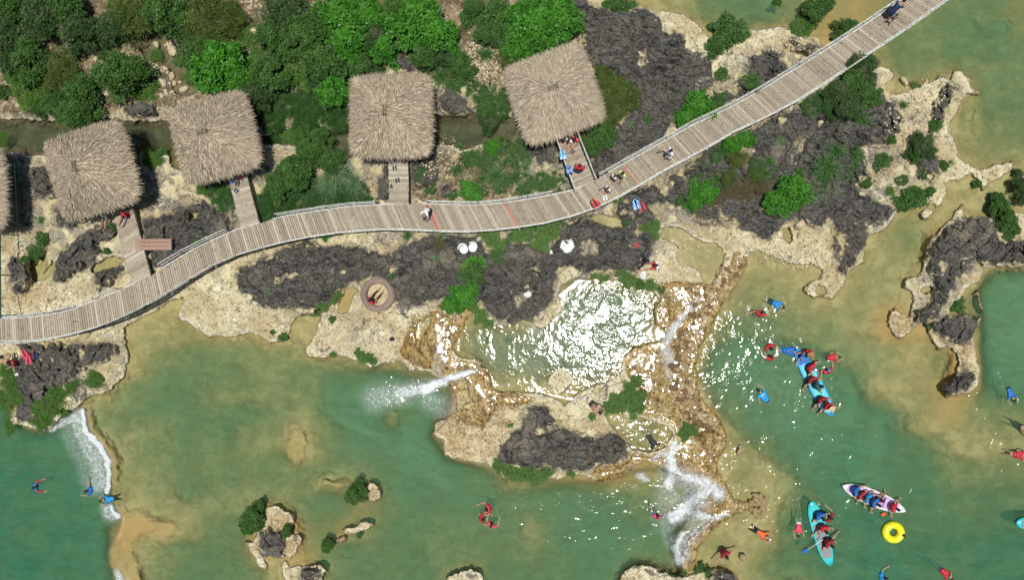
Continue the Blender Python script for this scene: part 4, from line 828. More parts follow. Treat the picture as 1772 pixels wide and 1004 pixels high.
for _ in range(3):       # keep planks square to the run: match bottom points to the nearest normal
    C_ = (Tq + Bq) / 2; d = np.gradient(C_, axis=0); d /= np.linalg.norm(d, axis=1, keepdims=True)
T3 = np.array([P(*q, DECK) for q in Tq]); B3 = np.array([P(*q, DECK) for q in Bq])
bw = empty('boardwalk', P(800, 378, 0)); off = Vector(bw.location)
tag(bw, 'long curving boardwalk of weathered grey planks with white rails', 'boardwalk')
m = MB()
for i in range(NP_ - 1):
    a, b, c, e = Vector(T3[i]), Vector(T3[i + 1]), Vector(B3[i + 1]), Vector(B3[i]); g = .17
    a2, e2 = a.lerp(b, g), e.lerp(c, g); b2, c2 = b.lerp(a, .0), c.lerp(e, .0)
    k1, k2 = random.uniform(-.02, .03), random.uniform(-.02, .03); ax = (a2 - e2).normalized(); a2 += ax * k1; b2 += ax * k1; c2 -= ax * k2; e2 -= ax * k2
    dz = Vector((0, 0, random.uniform(-.006, .006))); th = Vector((0, 0, .035))
    vs = [p + dz - off for p in (a2, b2, c2, e2)]; m.add(vs + [p - th for p in vs], [(3, 2, 1, 0), (4, 5, 6, 7), (0, 1, 5, 4), (1, 2, 6, 5), (2, 3, 7, 6), (3, 0, 4, 7)])
m.build('deck', M['plank'], bw)
for S3 in (T3, B3):
    mb = MB(); ins = 0.12 if S3 is T3 else -0.12
    for i in range(0, NP_ - 12, 12):
        q = [Vector(S3[j]).lerp(Vector((B3 if S3 is T3 else T3)[j]), .08) + Vector((0, 0, -.10)) - off for j in (i, i + 12)]; mb.bar(q[0], q[1], .08, .12)
    mb.build('beam', M['darkwood'], bw)
GAPS_T = [(221, 262), (416, 450), (673, 709), (996, 1030)]
def rail_run(S3, O3, px, parent, gaps, off):
    posts = list(range(4, NP_, 11)); rails = MB(); lst = None
    for i in posts:
        x = px[i][0]; gap = any(a - 3 < x < b + 3 for a, b in gaps)
        out = (Vector(S3[i]) - Vector(O3[i])).normalized(); base = Vector(S3[i]) + out * .03
        top = base + Vector((0, 0, .62)) + out * .10
        if gap:
            lst = None
            if rails.v: rails.build('rail', M['whitewood'], parent); rails = MB()
            continue
        pm = MB(); pm.bar(base - Vector((0, 0, .30)) - off, top - off, .055, .055); pm.bar(base - out * .12 - Vector((0, 0, .09)) - off, base + out * .14 - Vector((0, 0, .09)) - off, .06, .06); pm.build('post', M['darkwood' if i % 2 else 'whitewood'], parent)
        cur = (base, top, out)
        if lst:
            for f, w in ((.97, .045), (.55, .035)):
                p, q = lst[0].lerp(lst[1], f), cur[0].lerp(cur[1], f); jit = Vector((random.uniform(-.01, .01), random.uniform(-.015, .015), random.uniform(-.01, .01)))
                rails.bar(p - off + jit, q - off, w, .05)
        lst = cur
    rails.build('rail', M['whitewood'], parent); rails = MB()
    # kerb board along the deck edge
    for i in range(0, NP_ - 6, 6):
        if any(a - 3 < px[i][0] < b + 3 for a, b in gaps):
            if rails.v: rails.build('edge_board', M['whitewood'], parent); rails = MB()
            continue
        o1 = (Vector(S3[i]) - Vector(O3[i])).normalized() * .02
        rails.bar(Vector(S3[i]) + o1 + Vector((0, 0, .03)) - off, Vector(S3[i + 6]) + o1 + Vector((0, 0, .03)) - off, .07, .05)
    rails.build('edge_board', M['whitewood'], parent)
rail_run(T3, B3, Tq, bw, GAPS_T, off); rail_run(B3, T3, Bq, bw, [], off)
def nearest(px): return int(np.argmin(np.abs((Tq[:, 0] + Bq[:, 0]) / 2 - px)))
for x, w in ((749, 5), (886, 3), (1090, 2)):
    i = nearest(x); mb = MB(); a, b = Vector(T3[i]), Vector(B3[i]); dd = (Vector(T3[i + 1]) - a).normalized() * w * .016
    z = Vector((0, 0, .012)); vs = [a - dd + z - off, a + dd + z - off, b + dd + z - off, b - dd + z - off]; mb.add(vs + [v + Vector((0, 0, .01)) for v in vs], [(0, 1, 2, 3), (7, 6, 5, 4), (0, 4, 5, 1), (1, 5, 6, 2), (2, 6, 7, 3), (3, 7, 4, 0)]); mb.build('painted_strip', M['redpaint'], bw)
def branch(L0, L1, R0, R1, lab, rail=False, n=None):
    a, b, c, e = PV(*L0, DECK - .012), PV(*L1, DECK - .012), PV(*R0, DECK - .012), PV(*R1, DECK - .012)
    root = empty('footbridge', P((L0[0] + R0[0]) / 2, L0[1], 0)); of = Vector(root.location); tag(root, lab, 'footbridge', 'footbridges to the huts')
    n = n or int((b - a).length / .135); mb = MB()
    for i in range(n):
        t0, t1 = i / n, (i + .92) / n; j1, j2 = random.uniform(-.02, .02), random.uniform(-.02, .02); ax = (c - a).normalized()
        vs = [a.lerp(b, t0) - ax * j1, a.lerp(b, t1) - ax * j1, c.lerp(e, t1) + ax * j2, c.lerp(e, t0) + ax * j2]; vs = [v - of + Vector((0, 0, random.uniform(-.004, .004))) for v in vs]
        mb.add(vs + [v - Vector((0, 0, .035)) for v in vs], [(0, 1, 2, 3), (7, 6, 5, 4), (0, 4, 5, 1), (1, 5, 6, 2), (2, 6, 7, 3), (3, 7, 4, 0)])
    mb.build('deck', M['plank'], root)
    for p, q in ((a, b), (c, e)):
        k = MB(); k.bar(p - of + Vector((0, 0, -.1)), q - of + Vector((0, 0, -.1)), .07, .1); k.build('beam', M['darkwood'], root)
        for t in (.08, .5, .9):
            s_ = p.lerp(q, t) - of; k = MB(); k.tube([s_ + Vector((0, 0, -.1)), s_ + Vector((0, 0, -1.3))], .05, 6); k.build('leg', M['darkwood'], root)
        if rail:
            o_ = (p - (c if p is a else a)).normalized() * .05; rr = MB()
            for f in (.72, .4): rr.bar(p - of + o_ + Vector((0, 0, f)), q - of + o_ + Vector((0, 0, f)), .055, .045)
            for t in (.05, .35, .65, .98):
                s_ = p.lerp(q, t) - of + o_; k = MB(); k.bar(s_ - Vector((0, 0, .1)), s_ + Vector((0, 0, .74)), .055, .055); k.build('post', M['darkwood'], root)
            rr.build('rail', M['whitewood'], root)
    return root
branch((198, 380), (229, 497), (229, 356), (262, 481), 'plank footbridge from the boardwalk to the second hut from left')
branch((394, 300), (417, 398), (424, 294), (449, 387), 'plank footbridge to the middle-left hut beside dense grass')
branch((672, 270), (673, 355), (706, 270), (707, 355), 'straight plank footbridge to the square middle hut')
branch((962, 236), (996, 330), (996, 230), (1029, 313), 'railed plank footbridge crowded with people at the rightmost hut', rail=True)
for i in range(8, NP_, 22):
    for S3 in (T3, B3):
        s_ = Vector(S3[i]).lerp(Vector((B3 if S3 is T3 else T3)[i]), .1); k = MB(); k.tube([s_ - off + Vector((0, 0, -.16)), s_ - off + Vector((0, 0, -1.6))], .06, 6); k.build('leg', M['darkwood'], bw)
lt = MB()
for k in range(420):
    i = random.randint(0, NP_ - 1); t = random.random(); p = Vector(T3[i]).lerp(Vector(B3[i]), t); a_ = random.random() * 6.3; s_ = random.uniform(.02, .055); dx_, dy_ = math.cos(a_) * s_, math.sin(a_) * s_
    lt.add([(p.x - dx_, p.y - dy_, p.z + .012), (p.x + dy_ * .4, p.y - dx_ * .4, p.z + .02), (p.x + dx_, p.y + dy_, p.z + .012), (p.x - dy_ * .4, p.y + dx_ * .4, p.z + .02)], [(0, 1, 2, 3)])
tag(lt.build('leaf_litter', M['darkwood']), 'dry brown leaf bits scattered on the boardwalk planks', 'litter', kind='stuff')
# ---------------------------------------------------------------- thatched huts
def roof_mesh(seed):
    r = random.Random(seed); m = MB(); h = 1.05; half = 1.0
    # underlay: four-sided roof with thickness; short ridge cap tied with cords
    for yy in (-.03, .03): m.tube([(-.13, yy, h * 1.0 + .035), (.13, yy, h * 1.0 + .035)], .012, 5, r=.15)
    for xx in (-.12, 0, .12): m.tube([(xx, -.09, h * .93 + .03), (xx, 0, h + .05), (xx, .09, h * .93 + .03)], .007, 4, r=.05)
    N = 10
    def H(u, v):
        q = max(abs(u), abs(v)); return h * (1 - q) ** .85 * .98 if q < 1 else 0
    for i in range(N * 2):
        for j in range(N * 2):
            us = [-.97 + 1.94 * (i + a) / (2 * N) for a in (0, 1)]; vs_ = [-.97 + 1.94 * (j + a) / (2 * N) for a in (0, 1)]
            c = [(us[0], vs_[0]), (us[1], vs_[0]), (us[1], vs_[1]), (us[0], vs_[1])]
            m.add([(x, y, H(x, y) - .03) for x, y in c], [(0, 1, 2, 3)], r=.15); m.add([(x, y, H(x, y) * .96 - .16) for x, y in c], [(3, 2, 1, 0)], r=.02)
    for k in range(14500):
        # straw bundles laid down the slope, fanning from the short ridge
        u, v = r.uniform(-1, 1), r.uniform(-1, 1)
        if k % 7 == 0:
            s_ = r.choice((-1, 1)); u, v = (s_ * r.uniform(.9, 1.01), v) if r.random() < .5 else (u, s_ * r.uniform(.9, 1.01))
        cr = 1 - .075 * (u * v) ** 4; u *= cr; v *= cr
        d = Vector((u - max(-.12, min(.12, u)) * .8, v, 0)); L0 = d.length
        if L0 < .03: d = Vector((r.uniform(-1, 1), r.uniform(-1, 1), 0)); L0 = 1
        d /= d.length; q = max(abs(u), abs(v)); e = Vector((math.copysign(1, u), 0, 0)) if abs(u) > abs(v) else Vector((0, math.copysign(1, v), 0))
        d = (d * .6 + e * .4).normalized(); a = r.gauss(0, .30); d = Vector((d.x * math.cos(a) - d.y * math.sin(a), d.x * math.sin(a) + d.y * math.cos(a), 0))
        ln = r.uniform(.07, .19) * (r.uniform(.7, 1.35) if q > .9 else 1); w = r.uniform(.003, .0095); z = H(u, v) + r.uniform(0, .045); sl_ = -h * r.uniform(.55, 1.0) * ln; lift = r.uniform(-.005, .035)
        p = Vector((u, v, z)); sd = Vector((-d.y, d.x, r.uniform(-.8, .8))).normalized() * w; e1 = p + d * ln * .6 + Vector((0, 0, sl_ * .6 + lift)); e2 = p + d * ln + Vector((0, 0, sl_ + lift * .6))
        rn = min(1, max(0, r.gauss(.50, .30))); m.add([p - sd, p + sd, e1 + sd * .9, e1 - sd * .9, e2 + sd * .2, e2 - sd * .2], [(0, 1, 2, 3), (3, 2, 4, 5)], r=rn)
    me = m.mesh('thatch', M['straw'])
    return me
ROOF = [roof_mesh(s) for s in (1, 2, 3, 4, 5)]
def hut(cx, cy, size, ang, lab, ri=0, sx=1, sy=1, bump=None):
    zt = 2.95; ze = zt - .0; s = size / 2 * mpp(cx, 2.6) * .925; X, Y, _ = P(cx, cy, 2.5); root = empty('thatched_hut', (X, Y, 0), R(ang)); tag(root, lab, 'hut', 'thatched huts over the creek')
    inst('roof', ROOF[ri], root, (0, 0, 2.35), (0, 0, R(90) * (ri % 2)), (s * sx, s * sy, s * .62))
    f = s * .84; mb = MB(); n = 24
    for i in range(n): y = -f + 2 * f * (i + .5) / n; mb.box((0, y, .98), (2 * f, 2 * f / n * .9, .04))
    mb.build('floor', M['plank'], root)
    fr = MB()
    for a in (-1, 1): fr.bar((-f, a * f, .90), (f, a * f, .90), .09, .12); fr.bar((a * f, -f, .90), (a * f, f, .90), .09, .12)
    fr.build('floor_frame', M['greenpaint'], root)
    for a in (-1, 1):
        for b in (-1, 1):
            k = MB(); k.tube([(a * f, b * f, -.4), (a * f, b * f, 2.55)], .065, 8); k.build('post', M['greenpaint'], root, True)
    sides = [((-f, f), (f, f)), ((-f, -f), (-f, f)), ((f, -f), (f, f)), ((-f, -f), (-f * .35, -f)), ((f * .35, -f), (f, -f))]
    for (x0, y0), (x1, y1) in sides:
        k = MB(); k.bar((x0, y0, 1.75), (x1, y1, 1.75), .07, .06); k.bar((x0, y0, 1.15), (x1, y1, 1.15), .05, .05); L = math.hypot(x1 - x0, y1 - y0); nn = max(2, int(L / .28))
        for i in range(1, nn): t = i / nn; k.bar((x0 + (x1 - x0) * t, y0 + (y1 - y0) * t, 1.15), (x0 + (x1 - x0) * t, y0 + (y1 - y0) * t, 1.75), .03, .03)
        k.build('railing', M['greenpaint'], root)
    rb = MB()
    for a in (-1, 1): rb.bar((-s * .95, a * s * .9, 2.38), (s * .95, a * s * .9, 2.38), .06, .06); rb.bar((a * s * .9, -s * .95, 2.30), (a * s * .9, s * .95, 2.30), .06, .06)
    rb.build('roof_frame', M['darkwood'], root)
    return root
hut(-64, 328, 138, 3, 'thatched hut cut off by the left edge, green floor rail showing', 0)
hut(156, 294, 142, 16, 'second thatched hut from the left with white-shirted sitter below', 1)
hut(369, 237, 140, 14, 'third thatched hut, grey-brown straw, beside bright green bush', 2, sy=.97)
hut(675, 199, 143, 0, 'squarest thatched hut, straight above its plank footbridge', 3)
hut(958, 161, 148, 19, 'palest thatched hut, bushiest straw, next to the railed footbridge', 4)
# ---------------------------------------------------------------- side plank stand by the left edge, plank bench
X, Y, _ = P(283, 425, .35); be = empty('plank_bench', (X, Y, gz(283, 425))); tag(be, 'low reddish plank bench on dark rock above the boardwalk', 'bench')
for j in range(3):
    mb = MB(); mb.box((0, (j - 1) * .21, .32), (2.05, .19, .05)); mb.build('plank', M['pallet'], be)
for a in (-.85, .85):
    mb = MB(); mb.box((a, 0, .14), (.09, .58, .28)); mb.build('leg', M['pallet'], be)
# tall green pole screen at left edge below the first hut
gs = empty('green_stair_rail', P(-2, 470, .5)); tag(gs, 'thin pale green rail at the far left edge', 'railing'); of = Vector(gs.location)
a, b = PV(0, 400, 1.7), PV(1, 552, 1.7); mb = MB(); mb.bar(a - of, b - of, .05, .05); mb.build('rail', M['greenpaint'], gs)
for t in (0.03, .5, .97):
    mb = MB(); p = a.lerp(b, t); mb.bar(Vector((p.x, p.y, .1)) - of, p - of, .05, .05); mb.build('post', M['greenpaint'], gs)
# ---------------------------------------------------------------- wicker nest
NZ = gz(652, 510) + .05; X, Y, _ = P(652, 510, NZ + .4); ns = empty('nest_seat', (X, Y, NZ)); tag(ns, 'round wicker nest ring with a golden plank floor on rock', 'nest')
r = random.Random(3); mb = MB(); Rm = .76
ring = [(Rm * math.cos(t), Rm * math.sin(t), .26) for t in np.linspace(0, 2 * math.pi, 49)[:-1]]; mb.tube(ring, .15, 10, close=True, r=.2)
for k in range(1500):
    t = r.random() * 6.283; ph = r.uniform(-.6, 3.7); dt = r.uniform(.10, .25); rr = .155 + r.uniform(0, .03); dph = r.uniform(-.7, .7); pts = []
    for q in (0, .5, 1): tt, pp = t + dt * q, ph + dph * q; pts.append(((Rm + rr * math.cos(pp)) * math.cos(tt), (Rm + rr * math.cos(pp)) * math.sin(tt), .26 + rr * math.sin(pp)))
    mb.tube(pts, .0075, 3)
mb.build('ring', M['wicker'], ns)
mb = MB()
for j in range(11):
    y = -.62 + 1.24 * (j + .5) / 11; w = 2 * math.sqrt(max(.01, .64 ** 2 - y * y)); mb.box((0, y, .06), (w, 1.24 / 11 * .92, .05))
mb.build('floor', M['nestfloor'], ns)
for j in range(6):
    a = j * math.pi / 3; mb = MB(); mb.tube([(Rm * math.cos(a), Rm * math.sin(a), -.3), (Rm * math.cos(a), Rm * math.sin(a), .2)], .05, 6); mb.build('leg', M['bark'], ns)
# ---------------------------------------------------------------- white plastic chairs left of the moss, toppled on the rock
for cx_, cy_, rz_, lb in ((806, 433, .4, 'left of two white plastic chairs on dark rock'), (821, 430, -.6, 'right of two white plastic chairs on dark rock')):
    X, Y, _ = P(cx_, cy_, .6); ch = empty('plastic_chair', (X, Y, gz(cx_, cy_) + .02), rz_); tag(ch, lb, 'chair', 'white plastic chairs')
    mb = MB(); mb.tube([(.20 * math.cos(t), .20 * math.sin(t), .34) for t in np.linspace(0, 6.28, 17)[:-1]], .03, 6, close=True); mb.add([(.2 * math.cos(t), .2 * math.sin(t), .35) for t in np.linspace(0, 6.28, 17)[:-1]], [tuple(range(16))]); mb.build('seat', M['c_white'], ch)
    mb = MB(); arc = [(.24 * math.cos(t), .24 * math.sin(t)) for t in np.linspace(.2, 2.94, 9)]
    for z in (.5, .62, .72): mb.tube([(x, y + (z - .34) * .15, z) for x, y in arc], .022, 5)
    for x, y in arc[::2]: mb.bar((x, y, .34), (x, y + .06, .72), .03, .02)
    mb.build('backrest', M['c_white'], ch)
    for a in (-.15, .15):
        for b in (-.15, .15): mb = MB(); mb.bar((a, b, .34), (a * 1.3, b * 1.3, 0), .03, .03); mb.build('leg', M['c_white'], ch)

# ---------------------------------------------------------------- boats
def board(x0, y0, x1, y1, wpx, hull, deck, lab, name='paddle_board', kayak=False, nose=1.0, pads=((.15, .85),), rimw=.86, decal=None):
    zt = .16 if not kayak else .24; zz = wz((x0 + x1) / 2, (y0 + y1) / 2); A_, B_ = PV(x0, y0, zt), PV(x1, y1, zt); c = (A_ + B_) / 2; d = B_ - A_; L = d.length; w = wpx * mpp(x0)
    root = empty(name, (c.x, c.y, zz), math.atan2(d.y, d.x)); tag(root, lab, 'boat' if kayak else 'paddle board')
    def out(t): # half width along, t -1..1
        s_ = abs(t) ** (2.6 if kayak else 3.2); tail = 1.0 if (t < 0 or kayak) else 1.0; return w / 2 * (max(0, 1 - s_)) ** (.75 if kayak else .6)
    N = 28; ts = [-1 + 2 * i / N for i in range(N + 1)]; ts = [math.copysign(abs(t) ** .7, t) for t in ts]
    def shell(f, zs):
        mb = MB(); vs = []; rows = []
        for t in ts:
            o = out(t) * f; lift = (.10 if kayak else .05) * abs(t) ** 3
            rows.append([(t * L / 2 * f ** .3, s_ * o * k, z + lift) for s_, k, z in zs])
        m_ = len(zs); vs = [p for rw in rows for p in rw]; fs = []
        for i in range(N):
            for k in range(m_): fs.append((i * m_ + k, i * m_ + (k + 1) % m_, (i + 1) * m_ + (k + 1) % m_, (i + 1) * m_ + k))
        mb.add(vs, fs); return mb
    if kayak:
        hullm = shell(1, [(-1, .55, -.10), (-1, 1, .10), (-1, .96, .24), (-1, .86, .25), (-1, .80, .12), (1, .80, .12), (1, .86, .25), (1, .96, .24), (1, 1, .10), (1, .55, -.10)])
    else: hullm = shell(1, [(-1, .8, -.02), (-1, 1, .05), (-1, .97, .12), (-1, .85, .14), (1, .85, .14), (1, .97, .12), (1, 1, .05), (1, .8, -.02)])
    hullm.build('hull', M[hull], root, True)
    zd = .13 if kayak else .147
    for (a, b), mt in zip(pads, deck if isinstance(deck, list) else [deck] * len(pads)):
        mb = MB(); tt = np.linspace(a * 2 - 1, b * 2 - 1, 14); up_ = []; dn = []
        for t in tt: o = out(t) * (.78 if kayak else .74); lf = (.10 if kayak else .05) * abs(t) ** 3; up_.append((t * L / 2, o, zd + lf)); dn.append((t * L / 2, -o, zd + lf))
        vs = up_ + dn; fs = [(i, i + 14, i + 15, i + 1) for i in range(13)]; mb.add(vs + [(x, y, z + .012) for x, y, z in vs], [tuple(q + 28 for q in f[::-1]) for f in fs] + fs); mb.build('deck_pad', M[mt], root)
    if kayak:
        for t in (-.45, 0, .42):
            mb = MB(); o = out(t) * .78; mb.box((t * L / 2, 0, .20), (.22, 2 * o, .10)); mb.build('seat', M[decal or hull], root)
    mb = MB(); mb.tube([(L * .46, -.03, .17 + .05), (L * .465, 0, .22 + .05), (L * .46, .03, .17 + .05)], .012, 5); mb.build('handle', M['c_black'], root)
    mb = MB(); mb.add([(-L * .43, 0, -.02), (-L * .36, 0, -.02), (-L * .42, 0, -.2), (-L * .43, .01, -.02), (-L * .36, .01, -.02), (-L * .42, .01, -.2)], [(0, 1, 2), (5, 4, 3), (0, 3, 4, 1), (1, 4, 5, 2), (2, 5, 3, 0)]); mb.build('fin', M['c_black'], root)
    return root
board(1379, 604, 1440, 720, 27, 'c_sky_blue', ['c_blue', 'c_turquoise'], 'long blue-rimmed turquoise board packed with seven riders', pads=((.03, .22), (.24, .93)))
for pts, mt in (([(1379, 612), (1392, 655), (1425, 700)], 'c_white'),):
    pass
kk = board(1457, 841, 1566, 885, 29, 'c_white', 'c_purple', 'white kayak with purple deck carrying a row of riders', name='kayak', kayak=True, pads=((.10, .92),), decal='c_purple')
board(1404, 868, 1437, 980, 27, 'c_turquoise', ['c_turquoise', 'c_grey'], 'turquoise board with grey pad and three riders', pads=((.06, .32), (.36, .88)))
board(1758, 906, 1850, 912, 26, 'c_turquoise', 'c_grey', 'turquoise board nose poking in at the right edge', pads=((.12, .88),))
# swim ring
X, Y, _ = P(1547, 923, .2); zz = wz(1547, 923); sr = empty('swim_ring', (X, Y, zz)); tag(sr, 'bright yellow inflatable swim ring', 'swim ring'); mb = MB(); mb.tube([(.38 * math.cos(t), .38 * math.sin(t), .10) for t in np.linspace(0, 6.283, 41)[:-1]], .19, 14, close=True); mb.build('tube', M['c_yellow'], sr, True)
mb = MB(); mb.tube([(.38, .1, .29), (.40, .1, .325)], .02, 8); mb.build('valve', M['c_white'], sr)
def paddle(x0, y0, x1, y1, z0, z1, blade, shaft, lab):
    a, b = PV(x0, y0, z0), PV(x1, y1, z1); root = empty('paddle', a); tag(root, lab, 'paddle'); d = (b - a); mb = MB(); mb.tube([(0, 0, 0), d * .78], .017, 6); mb.build('shaft', M[shaft], root, True)
    u = d.normalized(); s_ = u.cross(Vector((0, 0, 1))).normalized(); t = Vector((0, 0, .012)); q0, q1 = d * .74, d * 1.0; prof = [(0, .03), (.15, .075), (.6, .10), (.92, .085), (1, .04)]
    vs = [q0.lerp(q1, f) + s_ * w for f, w in prof] + [q0.lerp(q1, f) - s_ * w for f, w in reversed(prof)]; n = len(vs); mb = MB(); mb.add([v + t for v in vs] + [v - t for v in vs], [tuple(range(n)), tuple(range(2 * n - 1, n - 1, -1))] + [(i, n + i, n + (i + 1) % n, (i + 1) % n) for i in range(n)]); mb.build('blade', M[blade], root)
paddle(1424, 935, 1390, 957, .55, .08, 'c_blue', 'c_white', 'paddle with white shaft and blue blade over the water')
paddle(1551, 876, 1526, 893, .5, .08, 'c_orange', 'c_grey', 'paddle with an orange blade beside the purple kayak')
# ---------------------------------------------------------------- people: skinned skeletons, one body mesh each
random.seed(9)
def pose(kind, **o):
    """joints in metres, facing +y, hips near the origin height given"""
    J = {}
    def setp(hip, chest, neck, head, **k): J.update(hip=hip, chest=chest, neck=neck, head=head); J.update(k)
    if kind in ('stand', 'walk'):
        setp((0, 0, .86), (0, .01, 1.18), (0, 0, 1.36), (0, .03, 1.50), shL=(-.17, 0, 1.31), shR=(.17, 0, 1.31), elL=(-.25, .03, 1.07), elR=(.25, .03, 1.07), haL=(-.22, .20, .92), haR=(.24, .18, .90),
             hiL=(-.09, 0, .82), hiR=(.09, 0, .82), knL=(-.10, .06, .46), knR=(.10, .02, .46), anL=(-.10, 0, .09), anR=(.10, 0, .09))
        if kind == 'walk': J.update(knL=(-.10, .18, .47), anL=(-.09, .17, .09), knR=(.10, .0, .45), anR=(.10, -.26, .14), elL=(-.28, -.08, 1.08), haL=(-.27, -.12, .86), haR=(.30, .30, .98))
    elif kind == 'bend':
        setp((0, -.12, .62), (0, .12, .86), (0, .26, .98), (0, .36, 1.06), shL=(-.17, .22, .93), shR=(.17, .22, .93), elL=(-.20, .36, .72), elR=(.20, .36, .72), haL=(-.10, .48, .55), haR=(.10, .48, .55),
             hiL=(-.10, -.12, .58), hiR=(.10, -.12, .58), knL=(-.16, .16, .38), knR=(.16, .16, .38), anL=(-.14, -.05, .08), anR=(.14, -.05, .08))
    elif kind == 'sit':      # legs out in front
        setp((0, 0, .10), (0, .02, .42), (0, .05, .60), (0, .10, .74), shL=(-.17, .03, .55), shR=(.17, .03, .55), elL=(-.24, .10, .32), elR=(.24, .10, .32), haL=(-.16, .30, .24), haR=(.16, .30, .24),
             hiL=(-.09, .02, .10), hiR=(.09, .02, .10), knL=(-.15, .40, .26), knR=(.15, .38, .22), anL=(-.14, .74, .06), anR=(.12, .76, .06))
    elif kind == 'straddle':  # astride a board, feet over the sides
        setp((0, 0, .10), (0, .03, .42), (0, .07, .60), (0, .13, .73), shL=(-.17, .05, .55), shR=(.17, .05, .55), elL=(-.28, .14, .36), elR=(.28, .14, .36), haL=(-.30, .34, .22), haR=(.24, .34, .22),
             hiL=(-.10, .03, .09), hiR=(.10, .03, .09), knL=(-.38, .25, .16), knR=(.38, .25, .16), anL=(-.55, .36, -.12), anR=(.55, .36, -.12))
    elif kind == 'swim':     # upright in water, arms spread ahead
        setp((0, -.12, -.34), (0, -.02, -.02), (0, .02, .14), (0, .07, .27), shL=(-.17, 0, .08), shR=(.17, 0, .08), elL=(-.36, .16, .04), elR=(.36, .16, .04), haL=(-.40, .42, .03), haR=(.40, .42, .03),
             hiL=(-.09, -.14, -.36), hiR=(.09, -.14, -.36), knL=(-.14, .0, -.66), knR=(.14, -.04, -.66), anL=(-.14, -.3, -.9), anR=(.14, -.34, -.9))
    elif kind == 'prone':    # face down, stretched out on the water
        setp((0, -.42, -.02), (0, -.08, .04), (0, .14, .08), (0, .30, .13), shL=(-.18, .10, .05), shR=(.18, .10, .05), elL=(-.32, .22, -.02), elR=(.30, .26, .0), haL=(-.26, .44, -.02), haR=(.20, .48, .0),
             hiL=(-.09, -.45, -.06), hiR=(.09, -.45, -.06), knL=(-.15, -.74, -.26), knR=(.15, -.72, -.28), anL=(-.14, -.98, -.50), anR=(.16, -.94, -.52))
    elif kind == 'supine':
        setp((0, 0, .10), (0, .34, .12), (0, .54, .16), (0, .68, .20), shL=(-.17, .48, .13), shR=(.17, .48, .13), elL=(-.32, .36, .10), elR=(.32, .36, .10), haL=(-.28, .14, .10), haR=(.28, .14, .10),
             hiL=(-.09, -.03, .10), hiR=(.09, -.03, .10), knL=(-.12, -.42, .14), knR=(.12, -.42, .14), anL=(-.14, -.80, .06), anR=(.14, -.80, .06))
    J.update(o); return J
EDG = [('hip', 'chest'), ('chest', 'neck'), ('neck', 'head'), ('chest', 'shL'), ('chest', 'shR'), ('shL', 'elL'), ('elL', 'haL'), ('shR', 'elR'), ('elR', 'haR'), ('hip', 'hiL'), ('hip', 'hiR'), ('hiL', 'knL'), ('knL', 'anL'), ('hiR', 'knR'), ('knR', 'anR')]
RAD = dict(hip=.125, chest=.135, neck=.052, head=.088, shL=.062, shR=.062, elL=.040, elR=.040, haL=.026, haR=.026, hiL=.085, hiR=.085, knL=.056, knR=.056, anL=.036, anR=.036)
PEOPLE = []
def person(px, py, z, head_deg, kind, shirt, lower, lab, top=None, vest=None, hat=None, hair='hair', sc=1.0, ref='chest', sleeve=.55, leg=.5, skin='skin', cat='person', group=None, **over):
    """head_deg: facing in the photo, 0 = right, 90 = up"""
    J = {k: Vector(v) * sc for k, v in pose(kind, **over).items()}; rot = Matrix.Rotation(R(head_deg - 90), 3, 'Z')
    rp = rot @ J[ref]; X, Y, _ = P(px, py, z + rp.z); loc = Vector((X - rp.x, Y - rp.y, z))
    bm = bmesh.new(); names = list(J); vs = {k: bm.verts.new(J[k]) for k in names}
    for a, b in EDG: bm.edges.new((vs[a], vs[b]))
    rad = {vs[k].index: None for k in names}; R_ = {k: RAD[k] * sc for k in names}; order = list(names)
    ex = []
    for s_, sg in (('L', -1), ('R', 1)):   # feet and five-fingered hands
        an, kn = J['an' + s_], J['kn' + s_]; d = (an - kn).normalized(); f = Vector((0, 1, 0)) if abs(d.z) > .6 else (Vector((0, 0, .6)) + d * .5).normalized()
        if kind in ('prone', 'swim'): f = d
        heel = bm.verts.new(an + f * .08 * sc); toe = bm.verts.new(an + f * .19 * sc + Vector((0, 0, -.03 * sc if kind in ('stand', 'walk', 'bend') else 0))); bm.edges.new((vs['an' + s_], heel)); bm.edges.new((heel, toe)); ex += [('foot', .036, .036), ('toe', .026, .026)]
        ha, el = J['ha' + s_], J['el' + s_]; d = (ha - el).normalized(); side = d.cross(Vector((0, 0, 1))); side = side.normalized() if side.length > .1 else Vector((1, 0, 0)); dn = side.cross(d)
        palm = bm.verts.new(ha + d * .055 * sc); bm.edges.new((vs['ha' + s_], palm)); ex.append(('palm', .034, .016))
        for k in range(4):
            o = side * (k - 1.5) * .020 * sc; ln = (.060, .072, .068, .052)[k] * sc; k1 = bm.verts.new(palm.co + d * .035 * sc + o); k2 = bm.verts.new(k1.co + (d * .85 - dn * .35).normalized() * ln); bm.edges.new((palm, k1)); bm.edges.new((k1, k2)); ex += [('f', .0095, .0095), ('f', .007, .007)]
        th = bm.verts.new(ha + d * .03 * sc + side * sg * -.045 * sc); th2 = bm.verts.new(th.co + (d + side * sg * -.5).normalized() * .045 * sc); bm.edges.new((vs['ha' + s_], th)); bm.edges.new((th, th2)); ex += [('t', .011, .011), ('t', .008, .008)]
    me = bpy.data.meshes.new('body'); bm.to_mesh(me); bm.free(); o = bpy.data.objects.new('tmp_body', me); COL.objects.link(o)
    sk = o.modifiers.new('Skin', 'SKIN'); sk.use_smooth_shade = True; sd = o.modifiers.new('Sub', 'SUBSURF'); sd.levels = 1; sd.render_levels = 1
    if not me.skin_vertices: me.attributes.new('x', 'FLOAT', 'POINT')
    PEOPLE.append((o, names, R_, ex, J, loc, rot, sc, dict(shirt=shirt, lower=lower, vest=vest, hat=hat, hair=hair, sleeve=sleeve, leg=leg, skin=skin, kind=kind), lab, group))
